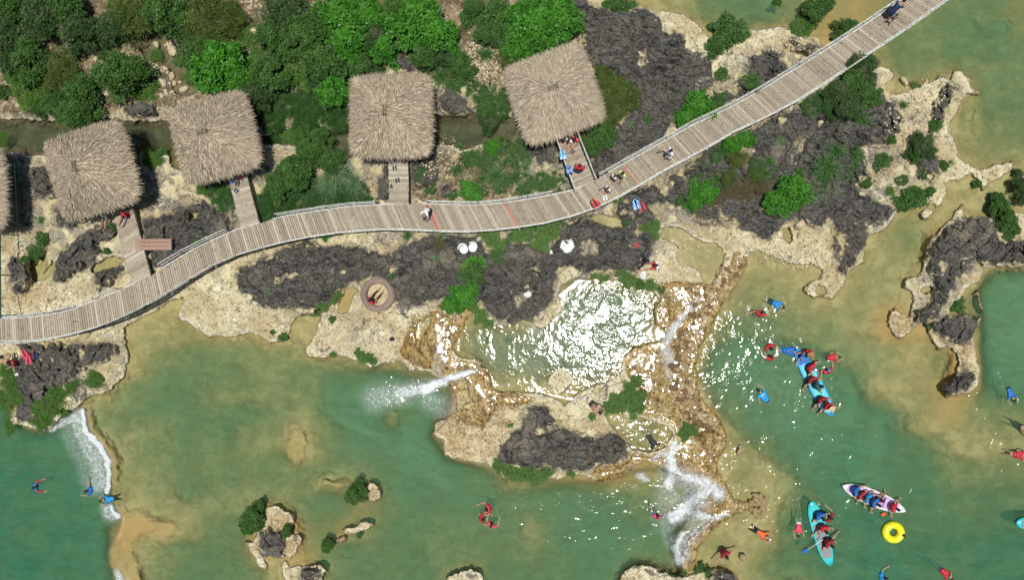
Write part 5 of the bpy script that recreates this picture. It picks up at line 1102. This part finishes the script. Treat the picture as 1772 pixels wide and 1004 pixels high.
def segd(p, a, b):
    d = b - a; t = max(0, min(1, (p - a).dot(d) / max(1e-9, d.length_squared))); return (p - a - d * t).length, t
def finish_people():
    for o, names, R_, ex, *_ in PEOPLE:
        bpy.context.view_layer.objects.active = o
        me = o.data
        if not me.skin_vertices:
            with bpy.context.temp_override(object=o, active_object=o): bpy.ops.mesh.customdata_skin_add()
        lay = me.skin_vertices[0].data
        for i, k in enumerate(names): r = R_[k]; lay[i].radius = (r * (1.25 if k in ('chest', 'hip') else 1), r * (.85 if k in ('chest', 'hip') else 1)); lay[i].use_root = (k == 'hip')
        for j, (_, a, b) in enumerate(ex): lay[len(names) + j].radius = (a * PEOPLE[0][7], b * PEOPLE[0][7])
    dg_ = bpy.context.evaluated_depsgraph_get(); dg_.update()
    for o, names, R_, ex, J, loc, rot, sc, c, lab, grp in PEOPLE:
        me = bpy.data.meshes.new_from_object(o.evaluated_get(dg_)); me.name = 'body'
        # head: an egg with nose, ears, eyes and mouth, rounded onto the neck
        up = (J['head'] - J['neck']).normalized(); face = Vector((0, 1, 0)); face = (face - up * face.dot(up)); face = face.normalized() if face.length > .3 else Vector((0, 0, -1)); side = face.cross(up)
        Mh = Matrix((side, face, up)).transposed(); hc = J['head'] + up * .035 * sc
        bm = bmesh.new(); bm.from_mesh(me); h = bmesh.ops.create_uvsphere(bm, u_segments=14, v_segments=10, radius=1)['verts']
        for v in h:
            q = v.co.copy(); ja = 1 - .22 * max(0, -q.z); v.co = hc + Mh @ Vector((q.x * .074 * ja, q.y * .092 * ja, q.z * .112)) * sc
        def blob(px_, r3):
            for v in bmesh.ops.create_icosphere(bm, subdivisions=1, radius=1)['verts']: v.co = hc + Mh @ (Vector(px_) + Vector((v.co.x * r3[0], v.co.y * r3[1], v.co.z * r3[2]))) * sc
        blob((0, .096, -.012), (.012, .018, .022)); blob((-.076, 0, -.01), (.010, .018, .028)); blob((.076, 0, -.01), (.010, .018, .028)); blob((-.03, .082, .012), (.014, .010, .008)); blob((.03, .082, .012), (.014, .010, .008)); blob((0, .086, -.052), (.024, .010, .008))
        bm.to_mesh(me); bm.free()
        me.materials.clear(); mats = ['c_' + c['skin'], 'c_' + c['shirt'], 'c_' + c['lower']]
        for k in mats: me.materials.append(M[k])
        segs = [(a, b, J[a], J[b]) for a, b in EDG]; mi = []
        for p in me.polygons:
            q = p.center; bd, bs, bt = 9, None, 0
            for a, b, A_, B_ in segs:
                dd, t = segd(q, A_, B_); dd -= (R_[a] + R_[b]) * .25
                if dd < bd: bd, bs, bt = dd, (a, b), t
            a, b = bs; k = 0
            if c['shirt'] == 'skin': top_ = 0
            else: top_ = 1
            if bs == ('hip', 'chest'): k = 2 if bt < .12 else top_
            elif b == 'neck': k = top_ if bt < .8 else 0
            elif b in ('shL', 'shR'): k = top_
            elif a in ('shL', 'shR'): k = top_ if bt < c['sleeve'] * 1.3 else 0
            elif a in ('elL', 'elR'): k = top_ if c['sleeve'] > .8 and bt < .8 else 0
            elif b in ('hiL', 'hiR'): k = 2
            elif a in ('hiL', 'hiR'): k = 2 if bt < c['leg'] * 1.6 else 0
            elif a in ('knL', 'knR'): k = 2 if c['leg'] > .8 and bt < .85 else 0
            if b == 'head': k = 0
            mi.append(k)
        me.polygons.foreach_set('material_index', mi); me.polygons.foreach_set('use_smooth', [True] * len(mi))
        body = bpy.data.objects.new('person', me); COL.objects.link(body); body.location = loc; body.rotation_euler = rot.to_euler(); tag(body, lab, 'person', grp)
        bpy.data.objects.remove(o)
        # hair cap
        def cap(name, mat, grow, cut, brim=0.0, tall=0.0):
            bm = bmesh.new(); vs = bmesh.ops.create_uvsphere(bm, u_segments=16, v_segments=10, radius=1)['verts']
            for v in list(bm.verts):
                q = v.co.copy()
                if brim and q.z < .25: q = Vector((q.x, q.y, 0)).normalized() * brim; q.z = .12 - (.05 if v.co.z < .1 else 0); v.co = hc + Mh @ Vector((q.x * .1, q.y * .1, q.z * .5)) * sc; continue
                v.co = hc + Mh @ Vector((q.x * .074 * grow, q.y * .092 * grow - .006, q.z * (.112 * grow + tall))) * sc
            dead = [v for v in bm.verts if (Mh.transposed() @ (v.co - hc)).z / sc < cut + (0 if brim else (.11 * max(0, (Mh.transposed() @ (v.co - hc)).y / sc / .09)))]
            bmesh.ops.delete(bm, geom=dead, context='VERTS'); m_ = bpy.data.meshes.new(name); bm.to_mesh(m_); bm.free(); m_.materials.append(M[mat]); m_.polygons.foreach_set('use_smooth', [True] * len(m_.polygons)); ob = bpy.data.objects.new(name, m_); COL.objects.link(ob); ob.parent = body
            sol = ob.modifiers.new('s', 'SOLIDIFY'); sol.thickness = .008; return ob
        if c['hat'] is None or c['hat'] in ('straw_hat', 'brown_hat'): cap('hair', 'c_' + c['hair'], 1.12, -.055)
        if c['hat']:
            if c['hat'] in ('straw_hat', 'brown_hat'): cap('hat', 'c_' + c['hat'], 1.22, -.2, brim=1.9, tall=.02)
            else: cap('cap', 'c_' + c['hat'], 1.18, .0)
        if c['vest']:
            ch, hp, nk = J['chest'], J['hip'], J['neck']; ax = (nk - hp).normalized(); bm = bmesh.new(); bm.from_mesh(me); keep = []
            for f in bm.faces:
                q = f.calc_center_median(); t = (q - hp).dot(ax) / (nk - hp).length; rad_ = (q - hp - ax * (q - hp).dot(ax)).length
                if .10 < t < 1.0 and rad_ < .21 * sc and (q - J['head']).length > .13 * sc: keep.append(f)
            bmesh.ops.delete(bm, geom=[f for f in bm.faces if f not in set(keep)], context='FACES')
            bm.normal_update()
            for v in bm.verts: v.co += v.normal * .035 * sc
            m_ = bpy.data.meshes.new('life_jacket'); bm.to_mesh(m_); bm.free(); m_.materials.clear(); m_.materials.append(M['c_' + c['vest']]); m_.polygons.foreach_set('material_index', [0] * len(m_.polygons)); m_.polygons.foreach_set('use_smooth', [True] * len(m_.polygons)); ob = bpy.data.objects.new('life_jacket', m_); COL.objects.link(ob); ob.parent = body
            sol = ob.modifiers.new('s', 'SOLIDIFY'); sol.thickness = .025
            st = MB(); rr = .165 * sc
            for t in (.35, .68):
                cc = hp.lerp(nk, t); u = Vector((1, 0, 0)); w_ = ax.cross(u).normalized(); st.tube([cc + u * math.cos(a_) * rr * 1.08 + w_ * math.sin(a_) * rr * .86 for a_ in np.linspace(0, 6.283, 17)[:-1]], .012 * sc, 4, close=True)
            sto = st.build('strap', M['c_black'], ob)

A = person
D1 = DECK + .02
A(1160, 262, D1, 200, 'walk', 'white', 'pale_blue', 'walker in white top and pale blue skirt on the boardwalk', leg=.62)
A(1077, 301, D1, 225, 'stand', 'lime', 'lime', 'tallest of the boardwalk trio, in pale lime shirt', sleeve=.9)
A(1063, 306, D1, 40, 'stand', 'white', 'grey', 'child in white and grey beside the lime-shirted adult', sc=.72)
A(1052, 326, D1, 215, 'walk', 'white', 'pink', 'small child in white and pink near the red jacket', sc=.74, sleeve=.4)
A(736, 367, D1, 250, 'bend', 'white', 'black', 'grey-capped person in white shirt stooping on the boardwalk', hat='grey', leg=.95)
A(1003, 289, D1, 80, 'stand', 'red', 'grey', 'person in red jacket and dark cap walking up the railed footbridge', vest='red', hat='navy', leg=.4)
A(1553, 10, D1, 40, 'bend', 'navy', 'navy', 'navy-dressed person bending over a child near the top edge', sleeve=.9, leg=.95, sc=1.05)
A(1549, 28, D1, 70, 'walk', 'grey', 'red', 'little child in grey with red bag near the top edge', sc=.6)
A(972, 238, D1, 20, 'sit', 'navy', 'navy', 'person in navy sitting under the eave of the rightmost hut', sc=.95)
A(996, 240, D1, 230, 'sit', 'pink', 'skin', 'bare-legged person in pink sitting at the footbridge rail', sc=.95, leg=.3)
A(985, 243, D1, 240, 'sit', 'white', 'skin', 'bare-legged person in white sitting between the two others', sc=.9, leg=.3)
A(178, 372, gz(178, 372) + .25, 250, 'sit', 'white', 'grey', 'person in loose white shirt sitting under the second hut', sc=1)
A(213, 370, D1, 240, 'sit', 'red', 'black', 'person in red sitting at the end of the left footbridge', sc=.9)
A(641, 522, NZ + .12, 50, 'sit', 'red', 'black', 'person in red shirt and black trousers sitting in the nest', leg=.95, sleeve=.5)
A(1137, 459, gz(1137, 459) + .05, 190, 'sit', 'white', 'red', 'white-shirted person sitting among shrubs by the upright stone', leg=.6)
A(1119, 448, gz(1119, 448) + .05, 220, 'sit', 'navy', 'black', 'person in navy sitting on dark rock beside the white-shirted one', leg=.95)
A(1031, 708, gz(1031, 708), 320, 'bend', 'skin', 'black', 'shirtless person in black shorts leaning over the pebble pool', elL=(-.26, .38, .62), haL=(-.16, .62, .50), elR=(.26, .36, .62), haR=(.10, .60, .52), leg=.3)
A(1131, 768, wz(1131, 768) - .04, 305, 'prone', 'black', 'black', 'person in black lying face down in the pebble pool', leg=.3, sc=.95)
A(8, 626, gz(8, 626) + .1, 90, 'bend', 'skin', 'navy', 'shirtless person in navy shorts bending at the left edge', leg=.5)
A(24, 628, gz(24, 628) + .05, 200, 'sit', 'darkred', 'black', 'person in dark clothes sitting beside the navy shorts', sc=.9)
A(63, 843, wz(63, 843), 10, 'swim', 'red', 'navy', 'swimmer in red sleeves and blue vest, arms open, far left', vest='blue', sleeve=.95, elL=(-.34, .22, .05), haL=(-.36, .50, .05), elR=(.34, .22, .05), haR=(.36, .5, .05))
A(158, 849, wz(100, 849), 170, 'swim', 'blue', 'navy', 'swimmer in blue vest with one arm raised near the ledge', vest='blue', elR=(.30, .04, .18), haR=(.62, .12, .20))
A(188, 865, wz(188, 865) + .12, 190, 'prone', 'bright_blue', 'black', 'person in bright blue shirt sliding over the ledge', sc=.95)
A(846, 880, wz(846, 880), 190, 'swim', 'red', 'black', 'top swimmer of the ring of three in red vests', vest='red', haL=(-.25, .5, .05), haR=(.3, .5, .05), group='ring of three swimmers')
A(834, 897, wz(834, 897), 0, 'swim', 'red', 'black', 'leftmost swimmer of the ring of three in red vests', vest='red', haL=(-.2, .5, .05), group='ring of three swimmers')
A(850, 909, wz(850, 909), 60, 'swim', 'pink', 'black', 'lowest swimmer of the ring of three, in pinkish vest', vest='pink', haR=(.2, .55, .05), group='ring of three swimmers')
A(1136, 894, wz(1136, 894), 75, 'swim', 'blue', 'black', 'lone swimmer in pinkish red vest below the foaming falls', vest='pink')
A(1254, 959, wz(1254, 959) + .25, 300, 'swim', 'darkred', 'black', 'swimmer in dark red shirt on the brown slope bottom', vest='darkred', elL=(-.38, .05, .06), haL=(-.6, .1, .06), elR=(.38, .05, .06), haR=(.6, .1, .06))
A(1319, 926, wz(1319, 926) + .04, 330, 'prone', 'orange', 'black', 'white-capped swimmer in orange with dark trousers', hat='white', leg=.95, sc=.9)
A(1321, 686, wz(1321, 686), 130, 'prone', 'sky_blue', 'navy', 'swimmer in light blue vest stretching pale legs, right pool', vest='sky_blue', leg=.5, elL=(-.3, -.04, .04), haL=(-.34, -.2, .04), sc=.98)
A(1314, 543, wz(1314, 543), 60, 'swim', 'red', 'black', 'swimmer in red vest nearest the stone dam', vest='red', elL=(-.3, -.05, .05), haL=(-.42, -.2, .04))
A(1345, 527, wz(1345, 527), 330, 'prone', 'bright_blue', 'navy', 'swimmer in bright blue vest upper of the right pool', vest='bright_blue', sc=.8, leg=.4)
A(1330, 600, wz(1330, 600), 300, 'swim', 'darkred', 'black', 'upper swimmer of the red pair left of the long board', vest='red')
A(1332, 620, wz(1332, 620), 100, 'swim', 'white', 'black', 'lower swimmer of the pair, red vest over white sleeves', vest='red', sleeve=.9)
A(1440, 619, wz(1440, 619), 5, 'prone', 'red', 'black', 'swimmer in red vest right of the long board front', vest='red', sc=.8)
A(1431, 643, wz(1431, 643), 110, 'swim', 'red', 'navy', 'swimmer in red vest and blue cap holding the long board', vest='red', hat='bright_blue', elL=(-.30, .16, .1), haL=(-.4, -.06, .2))
A(1366, 608, wz(1366, 608), 350, 'prone', 'blue', 'blue', 'swimmer in wide blue vest clinging to the board nose', vest='blue', sc=1.0, leg=.3)
BT = wz(1400, 660) + .16
A(1391, 613, BT, 300, 'straddle', 'blue', 'navy', 'first rider of the long board, blue, behind the brown hat', sc=.85)
A(1401, 610, BT, 250, 'straddle', 'red', 'red', 'brown-hatted rider in red and white near the board nose', hat='brown_hat', vest='red')
A(1403, 637, BT, 330, 'straddle', 'red', 'black', 'white-capped rider in red leaning forward on the long board', hat='white', vest='red', elL=(-.36, .1, .3), haL=(-.5, .3, .15))
A(1405, 657, BT, 300, 'straddle', 'darkred', 'black', 'rider in dark red in the middle of the long board', vest='darkred', haL=(-.4, .3, .2))
A(1414, 668, BT, 10, 'straddle', 'cyan', 'black', 'rider in blue-green, legs out left, on the long board', vest='teal', knL=(-.3, .3, .2))
A(1422, 692, BT, 300, 'straddle', 'darkred', 'black', 'second to last rider of the long board, dark red vest', vest='darkred')
A(1434, 703, BT, 290, 'straddle', 'red', 'white', 'last rider of the long board, in a round straw hat', hat='straw_hat', vest='red')
KT = wz(1500, 860) + .20
A(1481, 850, KT, 340, 'straddle', 'sky_blue', 'navy', 'kayak rider in blue at the pointed left end', vest='blue', knL=(-.3, .3, .25), anL=(-.4, .6, .1), sc=.95)
A(1490, 857, KT, 320, 'straddle', 'red', 'black', 'kayak rider in red second from the left end', sc=.85, vest='red')
A(1501, 862, KT, 330, 'straddle', 'bright_blue', 'white', 'kayak rider in bright blue at the middle, white shorts', vest='bright_blue', sc=.95, elL=(-.3, .2, .4), haL=(-.38, .5, .3))
A(1513, 870, KT, 330, 'straddle', 'blue', 'black', 'kayak rider in darker blue right of the middle', vest='blue')
A(1524, 868, KT, 100, 'straddle', 'darkred', 'purple', 'kayak rider in dark red with bare legs over the upper side', sc=.85, leg=.3)
A(1546, 878, KT, 335, 'straddle', 'red', 'white', 'kayak rider in red at the right end holding the orange paddle', vest='red', sc=.95)
B3_ = wz(1420, 920) + .15
A(1419, 893, B3_, 300, 'straddle', 'blue', 'black', 'rider in blue at the front of the grey-pad board', vest='blue', elL=(-.32, .1, .34), haL=(-.3, .35, .2))
A(1425, 915, B3_, 290, 'straddle', 'white', 'grey', 'middle rider in red vest and white on the grey-pad board', vest='red')
A(1434, 940, B3_, 310, 'straddle', 'red', 'black', 'rear rider in red holding the blue paddle', vest='darkred', knL=(-.40, .10, .2), anL=(-.70, .1, .0))
A(1437, 896, wz(1437, 896), 150, 'swim', 'darkred', 'black', 'swimmer in dark red vest holding the grey-pad board', vest='darkred')
A(1382, 916, wz(1382, 916), 265, 'prone', 'pink', 'white', 'swimmer in pink vest left of the grey-pad board', vest='pink', sc=.8, elL=(-.3, .1, .03), elR=(.34, .1, .03), haL=(-.36, .3, .02))
A(1749, 682, wz(1749, 682), 290, 'prone', 'blue', 'black', 'swimmer in blue shirt alone at the upper right', sc=.85, leg=.3)
A(1762, 788, wz(1762, 788), 350, 'prone', 'darkred', 'skin', 'swimmer in red with pale hat and bare legs, right edge', hat='white', vest='red', sc=.85, leg=.3)
A(1776, 744, wz(1776, 744), 330, 'prone', 'tan_skin', 'black', 'bather almost out of frame at the right edge', sc=.9)
A(1525, 999, wz(1525, 999), 20, 'swim', 'bright_blue', 'black', 'swimmer in blue vest cut by the bottom edge', vest='bright_blue')
A(1636, 993, wz(1636, 993), 320, 'prone', 'red', 'navy', 'swimmer in red vest with raised arm at the bottom right', vest='red', sc=.85, haL=(-.1, .1, .3), elL=(-.25, 0, .2))
A(1562, 925, wz(1562, 925), 160, 'swim', 'pink', 'navy', 'swimmer in pink hanging on the yellow ring', sc=.9)
finish_people()
# ---------------------------------------------------------------- clothes, jackets, sandals and small belongings
def jacket(x, y, z, rz, mat, lab, name='life_jacket', s=1.0, strap='black'):
    X, Y, _ = P(x, y, z); root = empty(name, (X, Y, z), rz, s); tag(root, lab, 'life jacket')
    for sx in (-1, 1):
        mb = MB(); prof = [(.04, -.24), (.20, -.25), (.22, 0), (.17, .10), (.16, .24), (.07, .26), (.05, .06)]
        vs = [(sx * a, b, .06 + .02 * math.sin(b * 9)) for a, b in prof]; n = len(vs); mb.add(vs + [(a, b, c - .07) for a, b, c in vs], [tuple(range(n)), tuple(range(2 * n - 1, n - 1, -1))] + [(i, n + i, n + (i + 1) % n, (i + 1) % n) for i in range(n)]); mb.build('panel', M['c_' + mat], root)
    mb = MB()
    for y_ in (-.12, .0): mb.box((0, y_, .07), (.40, .03, .02))
    mb.build('strap', M['c_' + strap], root); mb = MB(); mb.tube([(-.11, .25, .05), (-.06, .33, .06), (.06, .33, .06), (.11, .25, .05)], .03, 6); mb.build('collar', M['c_' + mat], root)
jacket(1031, 353, DECK + .55, .7, 'red', 'red life jacket hung on the boardwalk rail above the dark rock', s=.9)
jacket(1101, 355, gz(1101, 355) + .1, .3, 'sky_blue', 'blue life jacket lying on dark rock below the boardwalk', s=.9, strap='blue')
jacket(1111, 358, gz(1111, 358) + .12, .4, 'red', 'red life jacket tucked under the blue one on dark rock', s=.85)
jacket(974, 268, DECK + .75, .15, 'sky_blue', 'light blue life jacket hung on the railed footbridge', s=.85, strap='blue')
jacket(985, 294, DECK + .75, .35, 'blue', 'patterned blue life jacket hung lower on the railed footbridge', s=.8, strap='white')
jacket(44, 614, gz(44, 614) + .10, .5, 'pink', 'left pink life jacket in the pile on the left rock', s=.85)
jacket(55, 612, gz(55, 612) + .16, -.4, 'red', 'upper red life jacket in the pile on the left rock', s=.85)
jacket(50, 624, gz(50, 624) + .18, .1, 'pink', 'lowest pink life jacket in the pile on the left rock', s=.85)
jacket(62, 616, gz(62, 616) + .08, .2, 'navy', 'navy life jacket at the right of the pile on the left rock', s=.8)
def bag(x, y, z, s, mat, lab, name='bag', cat='bag'):
    X, Y, _ = P(x, y, z); root = empty(name, (X, Y, z), random.random(), s); tag(root, lab, cat); bm = bmesh.new(); bmesh.ops.create_cube(bm, size=1); bmesh.ops.bevel(bm, geom=bm.edges[:], offset=.22, segments=3, affect='EDGES')
    for v in bm.verts: v.co = Vector((v.co.x * .34, v.co.y * .26 * (1 - .3 * v.co.z), v.co.z * .22 + .11))
    me = bpy.data.meshes.new('bag_body'); bm.to_mesh(me); bm.free(); me.materials.append(M['c_' + mat]); inst('bag_body', me, root)
    mb = MB(); mb.tube([(-.1, 0, .2), (-.08, .03, .3), (.08, .03, .3), (.1, 0, .2)], .015, 5); mb.build('handle', M['c_black'], root)
bag(679, 587, gz(679, 587), .85, 'black', 'black bag set down on the cream tongue rock'); bag(31, 648, gz(31, 648), .6, 'white', 'white bag on the left rock by the plants')
bag(1122, 440, gz(1122, 440), .7, 'navy', 'navy bag on the rock behind the seated pair'); bag(6, 640, gz(6, 640), .6, 'white', 'white bundle at the left edge below the people')
def sandals(x, y, z, rz, mat, lab):
    X, Y, _ = P(x, y, z); root = empty('sandals', (X, Y, z), rz); tag(root, lab, 'sandals')
    for sx in (-.07, .07):
        mb = MB(); pr = [(-.04, -.12), (.04, -.12), (.035, 0), (.05, .10), (.02, .14), (-.03, .13), (-.045, .05)]; n = len(pr); mb.add([(sx + a, b, .02) for a, b in pr] + [(sx + a, b, 0) for a, b in pr], [tuple(range(n)), tuple(range(2 * n - 1, n - 1, -1))] + [(i, n + i, n + (i + 1) % n, (i + 1) % n) for i in range(n)])
        s_ = mb.build('sole', M['c_' + mat], root); mb = MB(); mb.tube([(sx - .04, .03, .02), (sx, .06, .05), (sx + .04, .03, .02)], .01, 4); mb.build('strap', M['c_black'], s_)
for i, (x, y, z, mt, lb) in enumerate([(683, 291, D1, 'navy', 'dark sandals near the top of the middle footbridge'), (688, 312, D1, 'black', 'black sandals halfway down the middle footbridge'), (401, 314, D1, 'blue', 'blue sandals left on the footbridge by dense grass'), (411, 318, D1, 'black', 'black sandals on the footbridge by dense grass'), (409, 330, D1, 'navy', 'lone navy sandals lower on the footbridge by dense grass'), (417, 306, D1, 'pink', 'pink sandals close under the eave of the third hut'),
    (990, 262, D1, 'black', 'black sandals between the sitters and the red jacket'), (986, 256, D1, 'brown_hat', 'tan sandals beside the sitters on the railed footbridge'), (679, 575, gz(679, 575), 'grey', 'grey sandals above the black bag'), (222, 372, D1, 'red', 'red shoes at the end of the left footbridge'), (218, 380, D1, 'white', 'white shoes at the end of the left footbridge'), (1101, 425, gz(1101, 425), 'red', 'reddish sandals on the dark rock above the seated pair'), (1047, 342, D1, 'white', 'white shoes beside the small child on the boardwalk')]):
    sandals(x, y, z, random.uniform(-1, 1), mt, lb)
